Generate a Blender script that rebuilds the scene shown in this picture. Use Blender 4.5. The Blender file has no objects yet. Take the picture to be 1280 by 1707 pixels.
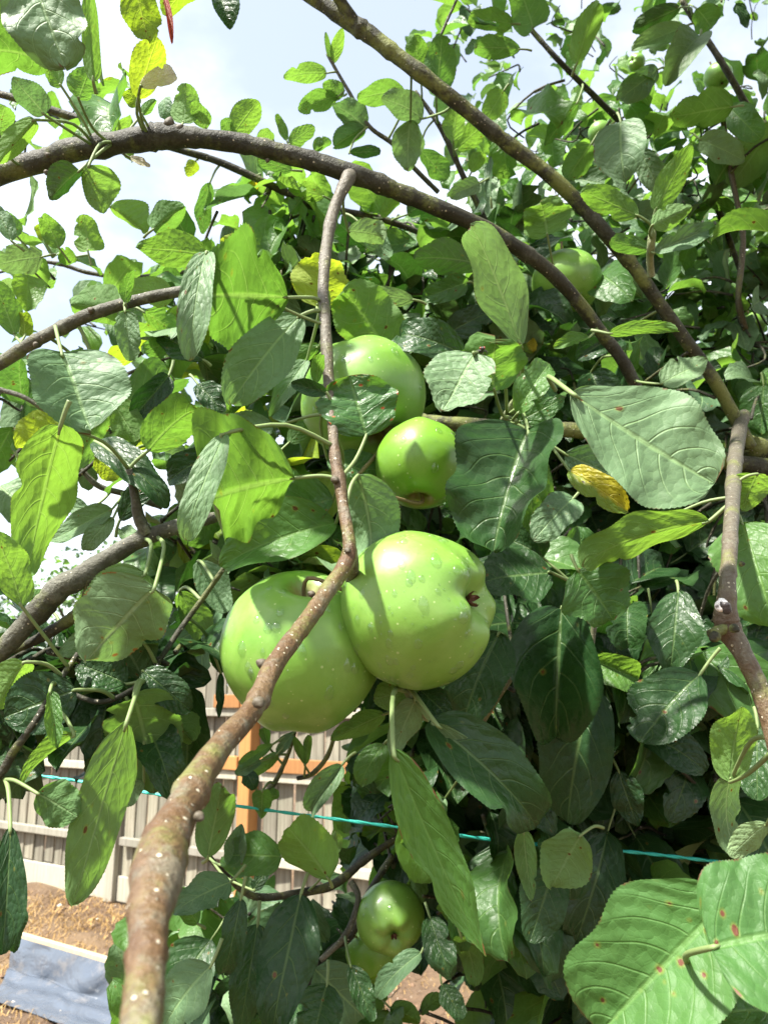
import bpy, bmesh, math, random
import numpy as np
from mathutils import Vector, Matrix

R = math.radians
random.seed(7)
rng = np.random.default_rng(7)
SC = bpy.context.scene
COL = SC.collection

# ------------------------------------------------------------------ camera
CAM = Vector((0.0, 0.0, 1.45))
PITCH = R(13.0)
F = 1329.0                                   # focal length in photo pixels (1280 wide)
FWD = Vector((0, math.cos(PITCH), math.sin(PITCH)))
UP = Vector((0, -math.sin(PITCH), math.cos(PITCH)))
RT = Vector((1, 0, 0))
cd = bpy.data.cameras.new('camera')
cam = bpy.data.objects.new('camera', cd)
COL.objects.link(cam)
cam.location = CAM
cam.rotation_euler = (math.pi / 2 + PITCH, 0, 0)
cd.sensor_fit = 'VERTICAL'
cd.sensor_height = 36.0
cd.sensor_width = 27.0
cd.lens = F / 1707.0 * 36.0
cd.clip_start = 0.01
cd.clip_end = 600
cd.dof.use_dof = True
cd.dof.focus_distance = 0.46
cd.dof.aperture_fstop = cd.lens / 1.25       # a 1.25 mm pupil: a small compact camera
SC.camera = cam

# ------------------------------------------------------------------ light
SUN_DIR = Vector((-0.40, -0.32, 0.86)).normalized()      # towards the sun
elev = math.asin(SUN_DIR.z)
azim = math.atan2(SUN_DIR.x, SUN_DIR.y)
w = bpy.data.worlds.new('World')
SC.world = w
w.use_nodes = True
nt = w.node_tree
for n in list(nt.nodes):
    nt.nodes.remove(n)
wo = nt.nodes.new('ShaderNodeOutputWorld')
bg = nt.nodes.new('ShaderNodeBackground')
sky = nt.nodes.new('ShaderNodeTexSky')
sky.sky_type = 'NISHITA'
sky.sun_disc = False
sky.sun_elevation = elev
sky.sun_rotation = azim
sky.altitude = 50
sky.dust_density = 2.5
sky.ozone_density = 2.0
tcw = nt.nodes.new('ShaderNodeTexCoord')
mpw = nt.nodes.new('ShaderNodeMapping')
mpw.inputs['Location'].default_value = (1.8, 0.2, 0.1)
mpw.inputs['Scale'].default_value = (1.0, 1.0, 1.7)
nzw = nt.nodes.new('ShaderNodeTexNoise')
nzw.inputs['Scale'].default_value = 1.25
nzw.inputs['Detail'].default_value = 7
nzw.inputs['Roughness'].default_value = 0.55
crw = nt.nodes.new('ShaderNodeMapRange')
crw.interpolation_type = 'SMOOTHSTEP'
crw.inputs['From Min'].default_value = 0.40
crw.inputs['From Max'].default_value = 0.58
crw.inputs['To Min'].default_value = 0.30
crw.inputs['To Max'].default_value = 1.0
mxw = nt.nodes.new('ShaderNodeMix')
mxw.data_type = 'RGBA'
mxw.inputs['B'].default_value = (6.3, 6.55, 6.7, 1)
nt.links.new(tcw.outputs['Generated'], mpw.inputs['Vector'])
nt.links.new(mpw.outputs[0], nzw.inputs['Vector'])
nt.links.new(nzw.outputs['Fac'], crw.inputs['Value'])
nt.links.new(crw.outputs[0], mxw.inputs['Factor'])
nt.links.new(sky.outputs[0], mxw.inputs['A'])
nt.links.new(mxw.outputs['Result'], bg.inputs['Color'])
bg.inputs['Strength'].default_value = 0.094
nt.links.new(bg.outputs[0], wo.inputs['Surface'])

sd = bpy.data.lights.new('sun', 'SUN')
sd.energy = 5.0
sd.angle = R(2.6)
sd.color = (1.0, 0.955, 0.87)
sun = bpy.data.objects.new('sun', sd)
COL.objects.link(sun)
sun.rotation_euler = SUN_DIR.to_track_quat('Z', 'Y').to_euler()
sun.location = (-3, -1, 6)

SC.view_settings.view_transform = 'Standard'
SC.view_settings.look = 'None'
SC.view_settings.gamma = 1
SC.view_settings.use_curve_mapping = False
SC.view_settings.exposure = 1.65
SC.cycles.max_bounces = 7
SC.cycles.diffuse_bounces = 3
SC.cycles.glossy_bounces = 2
SC.cycles.transmission_bounces = 4
SC.cycles.transparent_max_bounces = 8
SC.cycles.caustics_reflective = False
SC.cycles.caustics_refractive = False
SC.cycles.use_denoising = True


def P(px, py, d):
    """Point of the place seen at photo pixel (px, py), d metres deep along the view axis."""
    return CAM + d * (FWD + (px - 640) / F * RT - (py - 853.5) / F * UP)


def on_ground(px, py, z=0.0):
    v = FWD + (px - 640) / F * RT - (py - 853.5) / F * UP
    return CAM + v * ((z - CAM.z) / v.z)


def project(p):
    q = p - CAM
    d = q.dot(FWD)
    return 640 + F * q.dot(RT) / d, 853.5 - F * q.dot(UP) / d, d


# ------------------------------------------------------------------ object helpers
WM = {}


def place(o, parent=None, M=None):
    M = M or Matrix.Identity(4)
    COL.objects.link(o)
    WM[o.name] = M
    if parent is not None:
        o.parent = parent
        o.matrix_parent_inverse = Matrix.Identity(4)
        o.matrix_basis = WM[parent.name].inverted() @ M
    else:
        o.matrix_basis = M
    return o


def empty(name, loc, label, cat, group=None):
    o = bpy.data.objects.new(name, None)
    o.empty_display_size = 0.02
    place(o, None, Matrix.Translation(loc))
    o['label'] = label
    o['category'] = cat
    if group:
        o['group'] = group
    return o


def mesh_obj(name, verts, faces, mats, parent=None, M=None, mi=None, uv=None, rnd=None, smooth=True):
    me = bpy.data.meshes.new(name)
    me.from_pydata([tuple(v) for v in verts], [], faces)
    for m in (mats if isinstance(mats, (list, tuple)) else [mats]):
        me.materials.append(m)
    if smooth:
        me.polygons.foreach_set('use_smooth', [True] * len(me.polygons))
    if mi is not None:
        me.polygons.foreach_set('material_index', mi)
    if uv is not None:
        l = me.uv_layers.new(name='UVMap')
        idx = np.empty(len(me.loops), dtype=np.int32)
        me.loops.foreach_get('vertex_index', idx)
        l.data.foreach_set('uv', np.asarray(uv, dtype=np.float32)[idx].ravel())
    if rnd is not None:
        a = me.attributes.new('rnd', 'FLOAT', 'POINT')
        a.data.foreach_set('value', np.asarray(rnd, dtype=np.float32))
    me.update()
    o = bpy.data.objects.new(name, me)
    return place(o, parent, M)


# ------------------------------------------------------------------ materials
class N:
    """small node-graph writer"""
    def __init__(self, name):
        self.m = bpy.data.materials.new(name)
        self.m.use_nodes = True
        self.t = self.m.node_tree
        for n in list(self.t.nodes):
            self.t.nodes.remove(n)
        self.out = self.t.nodes.new('ShaderNodeOutputMaterial')

    def put(self, sock, v):
        if v is None:
            return
        if hasattr(v, 'is_linked') or isinstance(v, bpy.types.NodeSocket):
            self.t.links.new(v, sock)
        elif isinstance(v, (tuple, list)) and len(v) == 3 and sock.type == 'RGBA':
            sock.default_value = (*v, 1)
        else:
            sock.default_value = v

    def node(self, typ, props=None, **ins):
        n = self.t.nodes.new(typ)
        for k, v in (props or {}).items():
            setattr(n, k, v)
        for k, v in ins.items():
            self.put(n.inputs[k.replace('_', ' ')], v)
        return n

    def math(self, op, a, b=None, c=None, clamp=False):
        n = self.t.nodes.new('ShaderNodeMath')
        n.operation = op
        n.use_clamp = clamp
        for s, v in zip(n.inputs, (a, b, c)):
            self.put(s, v)
        return n.outputs[0]

    def ss(self, x, lo, hi, a=0.0, b=1.0):
        n = self.t.nodes.new('ShaderNodeMapRange')
        n.interpolation_type = 'SMOOTHSTEP'
        for k, v in (('Value', x), ('From Min', lo), ('From Max', hi), ('To Min', a), ('To Max', b)):
            self.put(n.inputs[k], v)
        return n.outputs[0]

    def mix(self, f, a, b, blend='MIX'):
        n = self.t.nodes.new('ShaderNodeMix')
        n.data_type = 'RGBA'
        n.blend_type = blend
        self.put(n.inputs['Factor'], f)
        self.put(n.inputs['A'], a)
        self.put(n.inputs['B'], b)
        return n.outputs['Result']

    def lerp(self, f, a, b):
        n = self.t.nodes.new('ShaderNodeMix')
        self.put(n.inputs[0], f)
        self.put(n.inputs[2], a)
        self.put(n.inputs[3], b)
        return n.outputs[0]

    def noise(self, vec, scale, detail=3, rough=0.5, dist=0.0):
        n = self.node('ShaderNodeTexNoise', None, Scale=scale, Detail=detail, Roughness=rough, Distortion=dist)
        if vec is not None:
            self.t.links.new(vec, n.inputs['Vector'])
        return n.outputs['Fac']

    def voro(self, vec, scale, feature='F1', rand=1.0):
        n = self.node('ShaderNodeTexVoronoi', {'feature': feature}, Scale=scale, Randomness=rand)
        if vec is not None:
            self.t.links.new(vec, n.inputs['Vector'])
        return n

    def obj(self):
        return self.t.nodes.new('ShaderNodeTexCoord').outputs['Object']

    def scaled(self, vec, s):
        n = self.t.nodes.new('ShaderNodeMapping')
        self.t.links.new(vec, n.inputs['Vector'])
        n.inputs['Scale'].default_value = s
        return n.outputs[0]

    def bump(self, h, strength, dist):
        return self.node('ShaderNodeBump', None, Height=h, Strength=strength, Distance=dist).outputs[0]

    def principled(self, **k):
        return self.node('ShaderNodeBsdfPrincipled', None, **k).outputs[0]

    def done(self, sh):
        self.t.links.new(sh, self.out.inputs['Surface'])
        return self.m


def leaf_mat(name, top, under, trans, tf=0.35, rough=0.42, spots=0.0, edge=0.0, wet=0.0, vein=0.45, spotcol=(0.10, 0.034, 0.012), spec=0.36, half=None):
    g = N(name)
    uv = g.t.nodes.new('ShaderNodeUVMap').outputs[0]
    rnd = g.node('ShaderNodeAttribute', {'attribute_name': 'rnd'}).outputs['Fac']
    sp = g.node('ShaderNodeSeparateXYZ')
    g.t.links.new(uv, sp.inputs[0])
    U, V = sp.outputs[0], sp.outputs[1]
    us = g.math('MULTIPLY_ADD', U, 2.0, -1.0)
    a = g.math('ABSOLUTE', us)
    vec = g.node('ShaderNodeCombineXYZ', None, X=U, Y=g.math('MULTIPLY', V, 1.6), Z=g.math('MULTIPLY', rnd, 53.0)).outputs[0]
    n1 = g.noise(vec, 2.0, 1)
    n2 = g.noise(vec, 2.2, 4, 0.6)
    side = g.math('MULTIPLY', g.math('GREATER_THAN', us, 0.0), 0.45)
    nv = g.math('MULTIPLY_ADD', rnd, 2.0, 4.6)
    t = g.math('MULTIPLY', V, nv)
    t = g.math('SUBTRACT', t, g.math('MULTIPLY', g.math('POWER', a, 1.5), 1.9))
    t = g.math('ADD', t, side)
    t = g.math('ADD', t, g.math('MULTIPLY', n1, 0.55))
    fr = g.math('ABSOLUTE', g.math('SUBTRACT', g.math('FRACT', t), 0.5))
    sv = g.math('SUBTRACT', 1.0, g.ss(fr, 0.008, 0.062))
    sv = g.math('MULTIPLY', sv, g.ss(a, 1.0, 0.3, 0.05, 0.75))
    mid = g.math('SUBTRACT', 1.0, g.ss(g.math('MULTIPLY_ADD', V, 0.03, a), 0.03, 0.085))
    veins = g.math('MAXIMUM', mid, sv)
    net = g.math('SUBTRACT', 1.0, g.ss(g.voro(vec, 17.0, 'DISTANCE_TO_EDGE').outputs['Distance'], 0.0, 0.10))
    netw = g.math('MULTIPLY', net, 0.16)
    allv = g.math('MAXIMUM', veins, netw)
    puff = g.math('COSINE', g.math('MULTIPLY', g.math('SUBTRACT', g.math('FRACT', t), 0.0), 6.2832))
    # tone differs from leaf to leaf and across the blade
    tone = g.math('ADD', g.math('MULTIPLY_ADD', n2, 0.7, 0.45), g.math('MULTIPLY', rnd, 0.4))
    tonec = g.node('ShaderNodeCombineXYZ', None, X=g.math('MULTIPLY_ADD', rnd, 0.25, g.math('MULTIPLY', tone, 0.92)), Y=tone, Z=tone).outputs[0]
    ct = g.mix(1.0, top, tonec, 'MULTIPLY')
    ct = g.mix(g.math('MULTIPLY', allv, vein), ct, (min(1, top[0] * 1.5 + 0.10), min(1, top[1] * 1.4 + 0.13), top[2] * 1.3 + 0.045))
    if half:
        hm = g.ss(g.math('ADD', U, g.math('MULTIPLY', g.math('SUBTRACT', n2, 0.5), 0.9)), 0.40, 0.66)
        ct = g.mix(hm, ct, half)
    cu = g.mix(1.0, under, tonec, 'MULTIPLY')
    cu = g.mix(g.math('MULTIPLY', allv, 0.7), cu, (under[0] * 1.4 + 0.07, under[1] * 1.3 + 0.07, under[2] * 1.4 + 0.045))
    back = g.t.nodes.new('ShaderNodeNewGeometry').outputs['Backfacing']
    col = g.mix(back, ct, cu)
    tr = g.mix(1.0, trans, tonec, 'MULTIPLY')
    tr = g.mix(g.math('MULTIPLY', veins, 0.55), tr, (trans[0] * 1.15 + 0.07, trans[1] * 1.05 + 0.07, trans[2] * 1.2 + 0.04))
    # blemishes: scab spots, browned margin
    msk = halo = None
    if spots > 0:
        vo = g.voro(vec, 6.0)
        rc = g.node('ShaderNodeSeparateColor')
        g.t.links.new(vo.outputs['Color'], rc.inputs[0])
        has = g.math('GREATER_THAN', rc.outputs[0], 1.0 - spots)
        rad = g.math('MULTIPLY_ADD', rc.outputs[1], 0.16, 0.05)
        dd = g.math('ADD', vo.outputs['Distance'], g.math('MULTIPLY', g.noise(vec, 22, 2), 0.12))
        inn = g.ss(g.math('SUBTRACT', dd, rad), 0.09, 0.04)
        msk = g.math('MULTIPLY', has, inn)
        halo = g.math('MULTIPLY', has, g.ss(g.math('SUBTRACT', dd, rad), 0.22, 0.05))
    if edge > 0:
        e = g.math('MAXIMUM', g.math('MULTIPLY', a, 0.97), g.math('MULTIPLY_ADD', V, 1.0, -0.02))
        e = g.math('ADD', e, g.math('MULTIPLY', g.math('SUBTRACT', g.noise(vec, 4.5, 3, 0.6), 0.555), max(edge, 0.3)))
        em = g.ss(e, 0.945, 1.0)
        msk = em if msk is None else g.math('MAXIMUM', msk, em)
    if halo is not None:
        col = g.mix(g.math('MULTIPLY', halo, 0.45), col, (0.20, 0.20, 0.035))
        tr = g.mix(g.math('MULTIPLY', halo, 0.4), tr, (0.40, 0.42, 0.03))
    if msk is not None:
        col = g.mix(g.math('MULTIPLY', msk, 0.9), col, spotcol)
        tr = g.mix(g.math('MULTIPLY', msk, 0.85), tr, (spotcol[0] * 1.1, spotcol[1], spotcol[2]))
    hs = g.math('MULTIPLY_ADD', back, 2.0, -1.0)
    h = g.math('MULTIPLY', g.math('ADD', g.math('MULTIPLY_ADD', net, 0.06, g.math('MULTIPLY', veins, 0.7)), g.math('MULTIPLY', puff, 0.25)), hs)
    pil = g.voro(vec, 11.0).outputs['Distance']
    h = g.math('SUBTRACT', h, g.math('MULTIPLY', g.math('MULTIPLY', pil, pil), g.math('MULTIPLY', hs, -0.8)))
    h = g.math('ADD', h, g.math('MULTIPLY', g.noise(vec, 26, 2), 0.12))
    h = g.math('ADD', h, g.math('MULTIPLY', g.noise(vec, 4.5, 2, 0.5), 1.6))
    nor = g.bump(h, 0.55, 0.0012)
    rg = g.math('ADD', g.math('MULTIPLY', n2, 0.22), rough - 0.11)
    if wet > 0:
        rg = g.math('SUBTRACT', rg, g.math('MULTIPLY', g.ss(g.noise(vec, 5.0, 2), 0.5, 0.62), wet))
    rg = g.lerp(back, rg, 0.75)
    pr = g.principled(Base_Color=col, Roughness=rg, Specular_IOR_Level=g.lerp(back, spec, 0.2), Normal=nor)
    ts = g.node('ShaderNodeBsdfTranslucent', None, Color=tr, Normal=nor).outputs[0]
    mx = g.node('ShaderNodeMixShader', None, Fac=tf)
    g.t.links.new(pr, mx.inputs[1])
    g.t.links.new(ts, mx.inputs[2])
    return g.done(mx.outputs[0])


LM = {
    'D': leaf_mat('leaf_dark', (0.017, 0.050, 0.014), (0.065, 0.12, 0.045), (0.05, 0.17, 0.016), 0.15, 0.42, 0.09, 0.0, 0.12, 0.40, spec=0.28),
    'G': leaf_mat('leaf_sky_sheen', (0.095, 0.175, 0.082), (0.14, 0.215, 0.11), (0.12, 0.27, 0.05), 0.20, 0.54, 0.10, 0.3, 0.0, 0.5, spec=0.34),  # paler, greyer base colour imitates sky sheen on the upper sides
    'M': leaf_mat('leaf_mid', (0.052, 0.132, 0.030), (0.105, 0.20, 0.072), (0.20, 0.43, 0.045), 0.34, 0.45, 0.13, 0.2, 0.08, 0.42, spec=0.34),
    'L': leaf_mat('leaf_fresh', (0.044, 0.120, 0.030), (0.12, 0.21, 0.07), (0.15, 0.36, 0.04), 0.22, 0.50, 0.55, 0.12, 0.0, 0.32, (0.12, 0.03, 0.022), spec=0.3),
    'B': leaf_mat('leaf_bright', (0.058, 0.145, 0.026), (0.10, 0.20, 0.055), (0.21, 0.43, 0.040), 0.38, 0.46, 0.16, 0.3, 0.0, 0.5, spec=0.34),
    'Y': leaf_mat('leaf_yellowing', (0.15, 0.24, 0.022), (0.18, 0.26, 0.045), (0.37, 0.54, 0.025), 0.42, 0.48, 0.34, 0.3, 0.0, 0.25, (0.10, 0.035, 0.01)),
    'O': leaf_mat('leaf_yellow', (0.40, 0.34, 0.024), (0.36, 0.32, 0.04), (0.62, 0.54, 0.02), 0.32, 0.45, 0.55, 0.25, 0.0, 0.2, (0.030, 0.014, 0.008), half=(0.10, 0.19, 0.02)),
    'P': leaf_mat('leaf_pale_felted', (0.110, 0.20, 0.095), (0.155, 0.255, 0.125), (0.19, 0.37, 0.08), 0.30, 0.55, 0.10, 0.28, 0.0, 0.5, spec=0.3),
    'Q': leaf_mat('leaf_brown_streaked', (0.110, 0.20, 0.095), (0.165, 0.265, 0.13), (0.19, 0.37, 0.08), 0.30, 0.5, 0.45, 0.4, 0.0, 0.5, (0.26, 0.11, 0.03)),
    'W': leaf_mat('leaf_bleached', (0.55, 0.57, 0.50), (0.60, 0.60, 0.53), (0.6, 0.62, 0.45), 0.35, 0.6, 0.0, 0.1, 0.0, 0.2),
    'R': leaf_mat('leaf_dried_red', (0.17, 0.030, 0.010), (0.19, 0.040, 0.015), (0.28, 0.03, 0.010), 0.35, 0.55, 0.2, 0.0, 0.0, 0.2),
    'S': leaf_mat('leaf_spotted', (0.040, 0.105, 0.030), (0.12, 0.19, 0.075), (0.14, 0.34, 0.035), 0.26, 0.36, 0.24, 0.25, 0.0, 0.45, (0.32, 0.05, 0.014)),
    'C': leaf_mat('leaf_rust_edged', (0.050, 0.140, 0.026), (0.10, 0.19, 0.06), (0.17, 0.40, 0.04), 0.34, 0.42, 0.08, 0.55, 0.0, 0.4, (0.20, 0.05, 0.025)),
}


def bark_mat(name, c1, c2, algae, lent, lscale=230.0, rough=0.55, grey=(0.22, 0.20, 0.17), old=None):
    g = N(name)
    o = g.obj()
    n1 = g.noise(o, 26, 5, 0.6)
    n2 = g.noise(o, 120, 5, 0.65)
    n3 = g.noise(o, 420, 4, 0.65)
    c = g.mix(g.ss(n1, 0.35, 0.65), c1, c2)
    c = g.mix(g.ss(g.noise(o, 60, 5, 0.7), 0.48, 0.62, 0, 0.6), c, grey)
    if old:                                  # older wood towards the branch root is silvery
        so = g.node('ShaderNodeSeparateXYZ')
        g.t.links.new(o, so.inputs[0])
        c = g.mix(g.math('MULTIPLY', g.ss(g.math('ADD', so.outputs[2], g.math('MULTIPLY', n1, .1)), -0.27, -0.10), 0.85), c, old)
    c = g.mix(g.ss(n3, 0.35, 0.65, 0.45, 0.0), c, (c1[0] * .45, c1[1] * .45, c1[2] * .45))
    al = g.ss(g.noise(o, 34, 5, 0.7), 0.64 - algae * 0.3, 0.76 - algae * 0.2)
    c = g.mix(g.math('MULTIPLY', al, min(1, algae * 1.6)), c, g.mix(n3, (0.10, 0.12, 0.03), (0.19, 0.21, 0.06)))
    vo = g.voro(o, lscale)
    rc = g.node('ShaderNodeSeparateColor')
    g.t.links.new(vo.outputs['Color'], rc.inputs[0])
    rad = g.math('MULTIPLY_ADD', rc.outputs[1], 0.13, 0.08)
    dd = g.math('ADD', vo.outputs['Distance'], g.math('MULTIPLY', g.math('SUBTRACT', n3, 0.5), 0.25))
    dot = g.math('MULTIPLY', g.ss(g.math('SUBTRACT', dd, rad), 0.05, 0.0), g.math('GREATER_THAN', rc.outputs[0], 1.0 - lent))
    c = g.mix(g.math('MULTIPLY', dot, 0.85), c, (0.50, 0.45, 0.34))
    h = g.math('ADD', g.math('MULTIPLY', n2, 1.0), g.math('MULTIPLY', dot, 0.6))
    h = g.math('ADD', h, g.math('MULTIPLY', n3, 0.6))
    return g.done(g.principled(Base_Color=c, Roughness=g.math('MULTIPLY_ADD', n2, 0.35, rough - 0.15), Specular_IOR_Level=0.35, Normal=g.bump(h, 1.0, 0.0016)))


BK = {
    'dark': bark_mat('bark_dark', (0.022, 0.021, 0.012), (0.044, 0.041, 0.023), 0.44, 0.26, 300, 0.6, (0.085, 0.088, 0.066)),
    'moss': bark_mat('bark_mossy', (0.026, 0.026, 0.014), (0.048, 0.046, 0.024), 0.66, 0.24, 320, 0.65, (0.10, 0.105, 0.078)),
    'twig': bark_mat('bark_twig', (0.096, 0.050, 0.023), (0.130, 0.086, 0.043), 0.42, 0.55, 300, 0.48, (0.155, 0.155, 0.115), old=(0.125, 0.122, 0.098)),
    'grey': bark_mat('bark_grey', (0.058, 0.056, 0.038), (0.098, 0.096, 0.068), 0.34, 0.22, 300, 0.6, (0.19, 0.19, 0.155)),
    'stalk': bark_mat('green_stalk', (0.20, 0.25, 0.10), (0.24, 0.26, 0.14), 0.2, 0.1, 300, 0.6, (0.30, 0.33, 0.22)),
}


def petiole_mat():
    g = N('leaf_stalk')
    n = g.noise(g.obj(), 60, 3)
    c = g.mix(n, (0.12, 0.19, 0.055), (0.18, 0.23, 0.09))
    return g.done(g.principled(Base_Color=c, Roughness=0.6, Normal=g.bump(g.noise(g.obj(), 500, 2), 0.3, 0.0004)))


PET = petiole_mat()


def apple_mat(name, c1, c2):
    g = N(name)
    o = g.obj()
    n1 = g.noise(o, 14, 3)
    n2 = g.noise(o, 45, 4, 0.6)
    c = g.mix(g.ss(n1, 0.3, 0.7), c1, c2)
    c = g.mix(g.ss(n2, 0.4, 0.75, 0, 0.5), c, (c2[0] * 1.3, c2[1] * 1.12, c2[2] * 1.7))
    st_ = g.noise(g.scaled(o, (1, 1, .25)), 70, 5, 0.7)
    c = g.mix(g.ss(st_, 0.5, 0.75, 0, 0.35), c, (c1[0] * .7, c1[1] * .8, c1[2] * .7))
    vo = g.voro(o, 210)
    rc = g.node('ShaderNodeSeparateColor')
    g.t.links.new(vo.outputs['Color'], rc.inputs[0])
    rad = g.math('MULTIPLY_ADD', rc.outputs[1], 0.10, 0.05)
    dot = g.math('MULTIPLY', g.ss(g.math('SUBTRACT', vo.outputs['Distance'], rad), 0.06, 0.0), g.math('GREATER_THAN', rc.outputs[0], 0.4))
    c = g.mix(g.math('MULTIPLY', dot, 0.5), c, (0.46, 0.56, 0.24))
    # russet round the stalk cavity (object +Z is the stalk end)
    sp = g.node('ShaderNodeSeparateXYZ')
    g.t.links.new(o, sp.inputs[0])
    rr = g.math('SQRT', g.math('ADD', g.math('POWER', sp.outputs[0], 2.0), g.math('POWER', sp.outputs[1], 2.0)))
    up = g.math('GREATER_THAN', sp.outputs[2], 0.0)
    rus = g.ss(g.math('ADD', rr, g.math('MULTIPLY', g.noise(o, 90, 4, 0.7), 0.016)), 0.022, 0.014)
    c = g.mix(g.math('MULTIPLY', g.math('MULTIPLY', rus, up), 0.75), c, (0.20, 0.13, 0.035))
    h = g.math('ADD', g.noise(o, 120, 3), g.math('MULTIPLY', dot, 0.2))
    return g.done(g.principled(Base_Color=c, Roughness=g.math('MULTIPLY_ADD', n2, 0.14, 0.36), Specular_IOR_Level=0.55,
                               Coat_Weight=0.2, Coat_Roughness=0.16, Subsurface_Weight=0.12, Subsurface_Scale=0.006,
                               Subsurface_Radius=(1.0, 1.0, 0.3), Normal=g.bump(h, 0.16, 0.0012)))


AP = apple_mat('apple_skin', (0.112, 0.262, 0.022), (0.168, 0.322, 0.048))
AP2 = apple_mat('apple_skin_green', (0.094, 0.245, 0.011), (0.134, 0.290, 0.020))


def simple_mat(name, c1, c2, scale=30, rough=0.7, bump=0.3, bd=0.002, **kw):
    g = N(name)
    n = g.noise(g.obj(), scale, 4, 0.6)
    return g.done(g.principled(Base_Color=g.mix(n, c1, c2), Roughness=rough, Normal=g.bump(n, bump, bd), **kw))


CALYX = simple_mat('dried_calyx', (0.02, 0.010, 0.006), (0.15, 0.045, 0.012), 400, 0.6)
STALK = simple_mat('apple_stalk', (0.10, 0.07, 0.03), (0.20, 0.17, 0.07), 300, 0.6)
BUD = simple_mat('bud_scale', (0.05, 0.036, 0.02), (0.10, 0.085, 0.055), 500, 0.65)


def water_mat():
    g = N('water_drop')
    fac = g.t.nodes.new('ShaderNodeLayerWeight').outputs['Facing']
    tr = g.node('ShaderNodeBsdfTransparent', None, Color=(0.95, 0.98, 0.95)).outputs[0]
    rf = g.node('ShaderNodeBsdfRefraction', None, Color=(1, 1, 1), Roughness=0.0, IOR=1.33).outputs[0]
    gl = g.node('ShaderNodeBsdfGlossy', None, Color=(1, 1, 1), Roughness=0.07).outputs[0]
    m0 = g.node('ShaderNodeMixShader', None, Fac=0.09)
    g.t.links.new(tr, m0.inputs[1])
    g.t.links.new(rf, m0.inputs[2])
    m = g.node('ShaderNodeMixShader', None, Fac=g.math('MULTIPLY_ADD', g.math('POWER', fac, 3.0), 0.30, 0.04))
    g.t.links.new(m0.outputs[0], m.inputs[1])
    g.t.links.new(gl, m.inputs[2])
    return g.done(m.outputs[0])


WATER = water_mat()

# ------------------------------------------------------------------ the garden behind
def soil_mat():
    g = N('soil')
    o = g.obj()
    n1 = g.noise(o, 1.3, 5, 0.6)
    n2 = g.noise(o, 26, 6, 0.7)
    c = g.mix(n2, (0.062, 0.036, 0.020), (0.155, 0.098, 0.055))
    c = g.mix(g.ss(n1, 0.45, 0.65, 0, 0.5), c, (0.20, 0.135, 0.065))
    vo = g.voro(o, 45)
    rc = g.node('ShaderNodeSeparateColor')
    g.t.links.new(vo.outputs['Color'], rc.inputs[0])
    st = g.math('MULTIPLY', g.math('LESS_THAN', vo.outputs['Distance'], 0.16), g.math('GREATER_THAN', rc.outputs[0], 0.86))
    c = g.mix(st, c, (0.42, 0.36, 0.28))
    h = g.math('ADD', n2, g.math('MULTIPLY', g.voro(o, 30).outputs['Distance'], 0.6))
    return g.done(g.principled(Base_Color=c, Roughness=0.9, Normal=g.bump(h, 1.0, 0.02)))


SOIL = soil_mat()


def ground():
    xs = np.concatenate([[-300, -120, -50, -22, -12, -8], np.linspace(-6, 3, 220), [5, 9, 20, 50, 120, 300]])
    ys = np.concatenate([[-300, -100, -30, -8, -2], np.linspace(0.3, 7.5, 200), [9, 12, 20, 50, 120, 400]])
    X, Y = np.meshgrid(xs, ys)
    Z = np.zeros_like(X)
    for k in range(26):
        f = rng.uniform(2, 22)
        a, ph = rng.uniform(0, 6.28), rng.uniform(0, 6.28)
        Z += np.sin(f * (X * math.cos(a) + Y * math.sin(a)) + ph) * 0.012 / (1 + f * 0.12)
    inside = (X > -6.1) & (X < 3.1) & (Y > 0.2) & (Y < 7.6)
    Z = np.where(inside, Z - 0.005, -0.02)
    v = np.stack([X.ravel(), Y.ravel(), Z.ravel()], 1)
    nx = len(xs)
    fs = [(j * nx + i, j * nx + i + 1, (j + 1) * nx + i + 1, (j + 1) * nx + i) for j in range(len(ys) - 1) for i in range(nx - 1)]
    o = mesh_obj('ground', v.tolist(), fs, SOIL)
    o['kind'] = 'structure'
    o['label'] = 'bare brown soil of the garden bed'


ground()

# fence line: a point and the direction along the boards
FA = Vector((-3.14, 7.0, 0))
FD = Vector((1.08, -0.67, 0)).normalized()
FN = Vector((-FD.y, FD.x, 0)) * -1            # towards the camera
if FN.y > 0:
    FN = -FN


def wood_mat(name, c1, c2, c3, orange=False):
    g = N(name)
    o = g.scaled(g.obj(), (30, 30, 1.1))
    rnd0 = g.node('ShaderNodeObjectInfo').outputs['Random']
    o = g.node('ShaderNodeVectorMath', {'operation': 'ADD'}).outputs[0] if False else o
    n = g.noise(o, 2.2, 5, 0.65, 0.4)
    n2 = g.noise(g.obj(), 3.0, 4, 0.6)
    rnd = g.node('ShaderNodeObjectInfo').outputs['Random']
    c = g.mix(g.ss(n, 0.3, 0.7), c1, c2)
    c = g.mix(g.ss(n2, 0.4, 0.7, 0, 0.6), c, c3)
    c = g.mix(0.5, c, g.node('ShaderNodeCombineXYZ', None, X=g.math('MULTIPLY_ADD', rnd, 1.1, 0.35), Y=g.math('MULTIPLY_ADD', rnd, 1.1, 0.35), Z=g.math('MULTIPLY_ADD', rnd, 1.05, 0.37)).outputs[0], 'MULTIPLY')
    return g.done(g.principled(Base_Color=c, Roughness=0.8, Normal=g.bump(n, 0.6, 0.003)))


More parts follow.
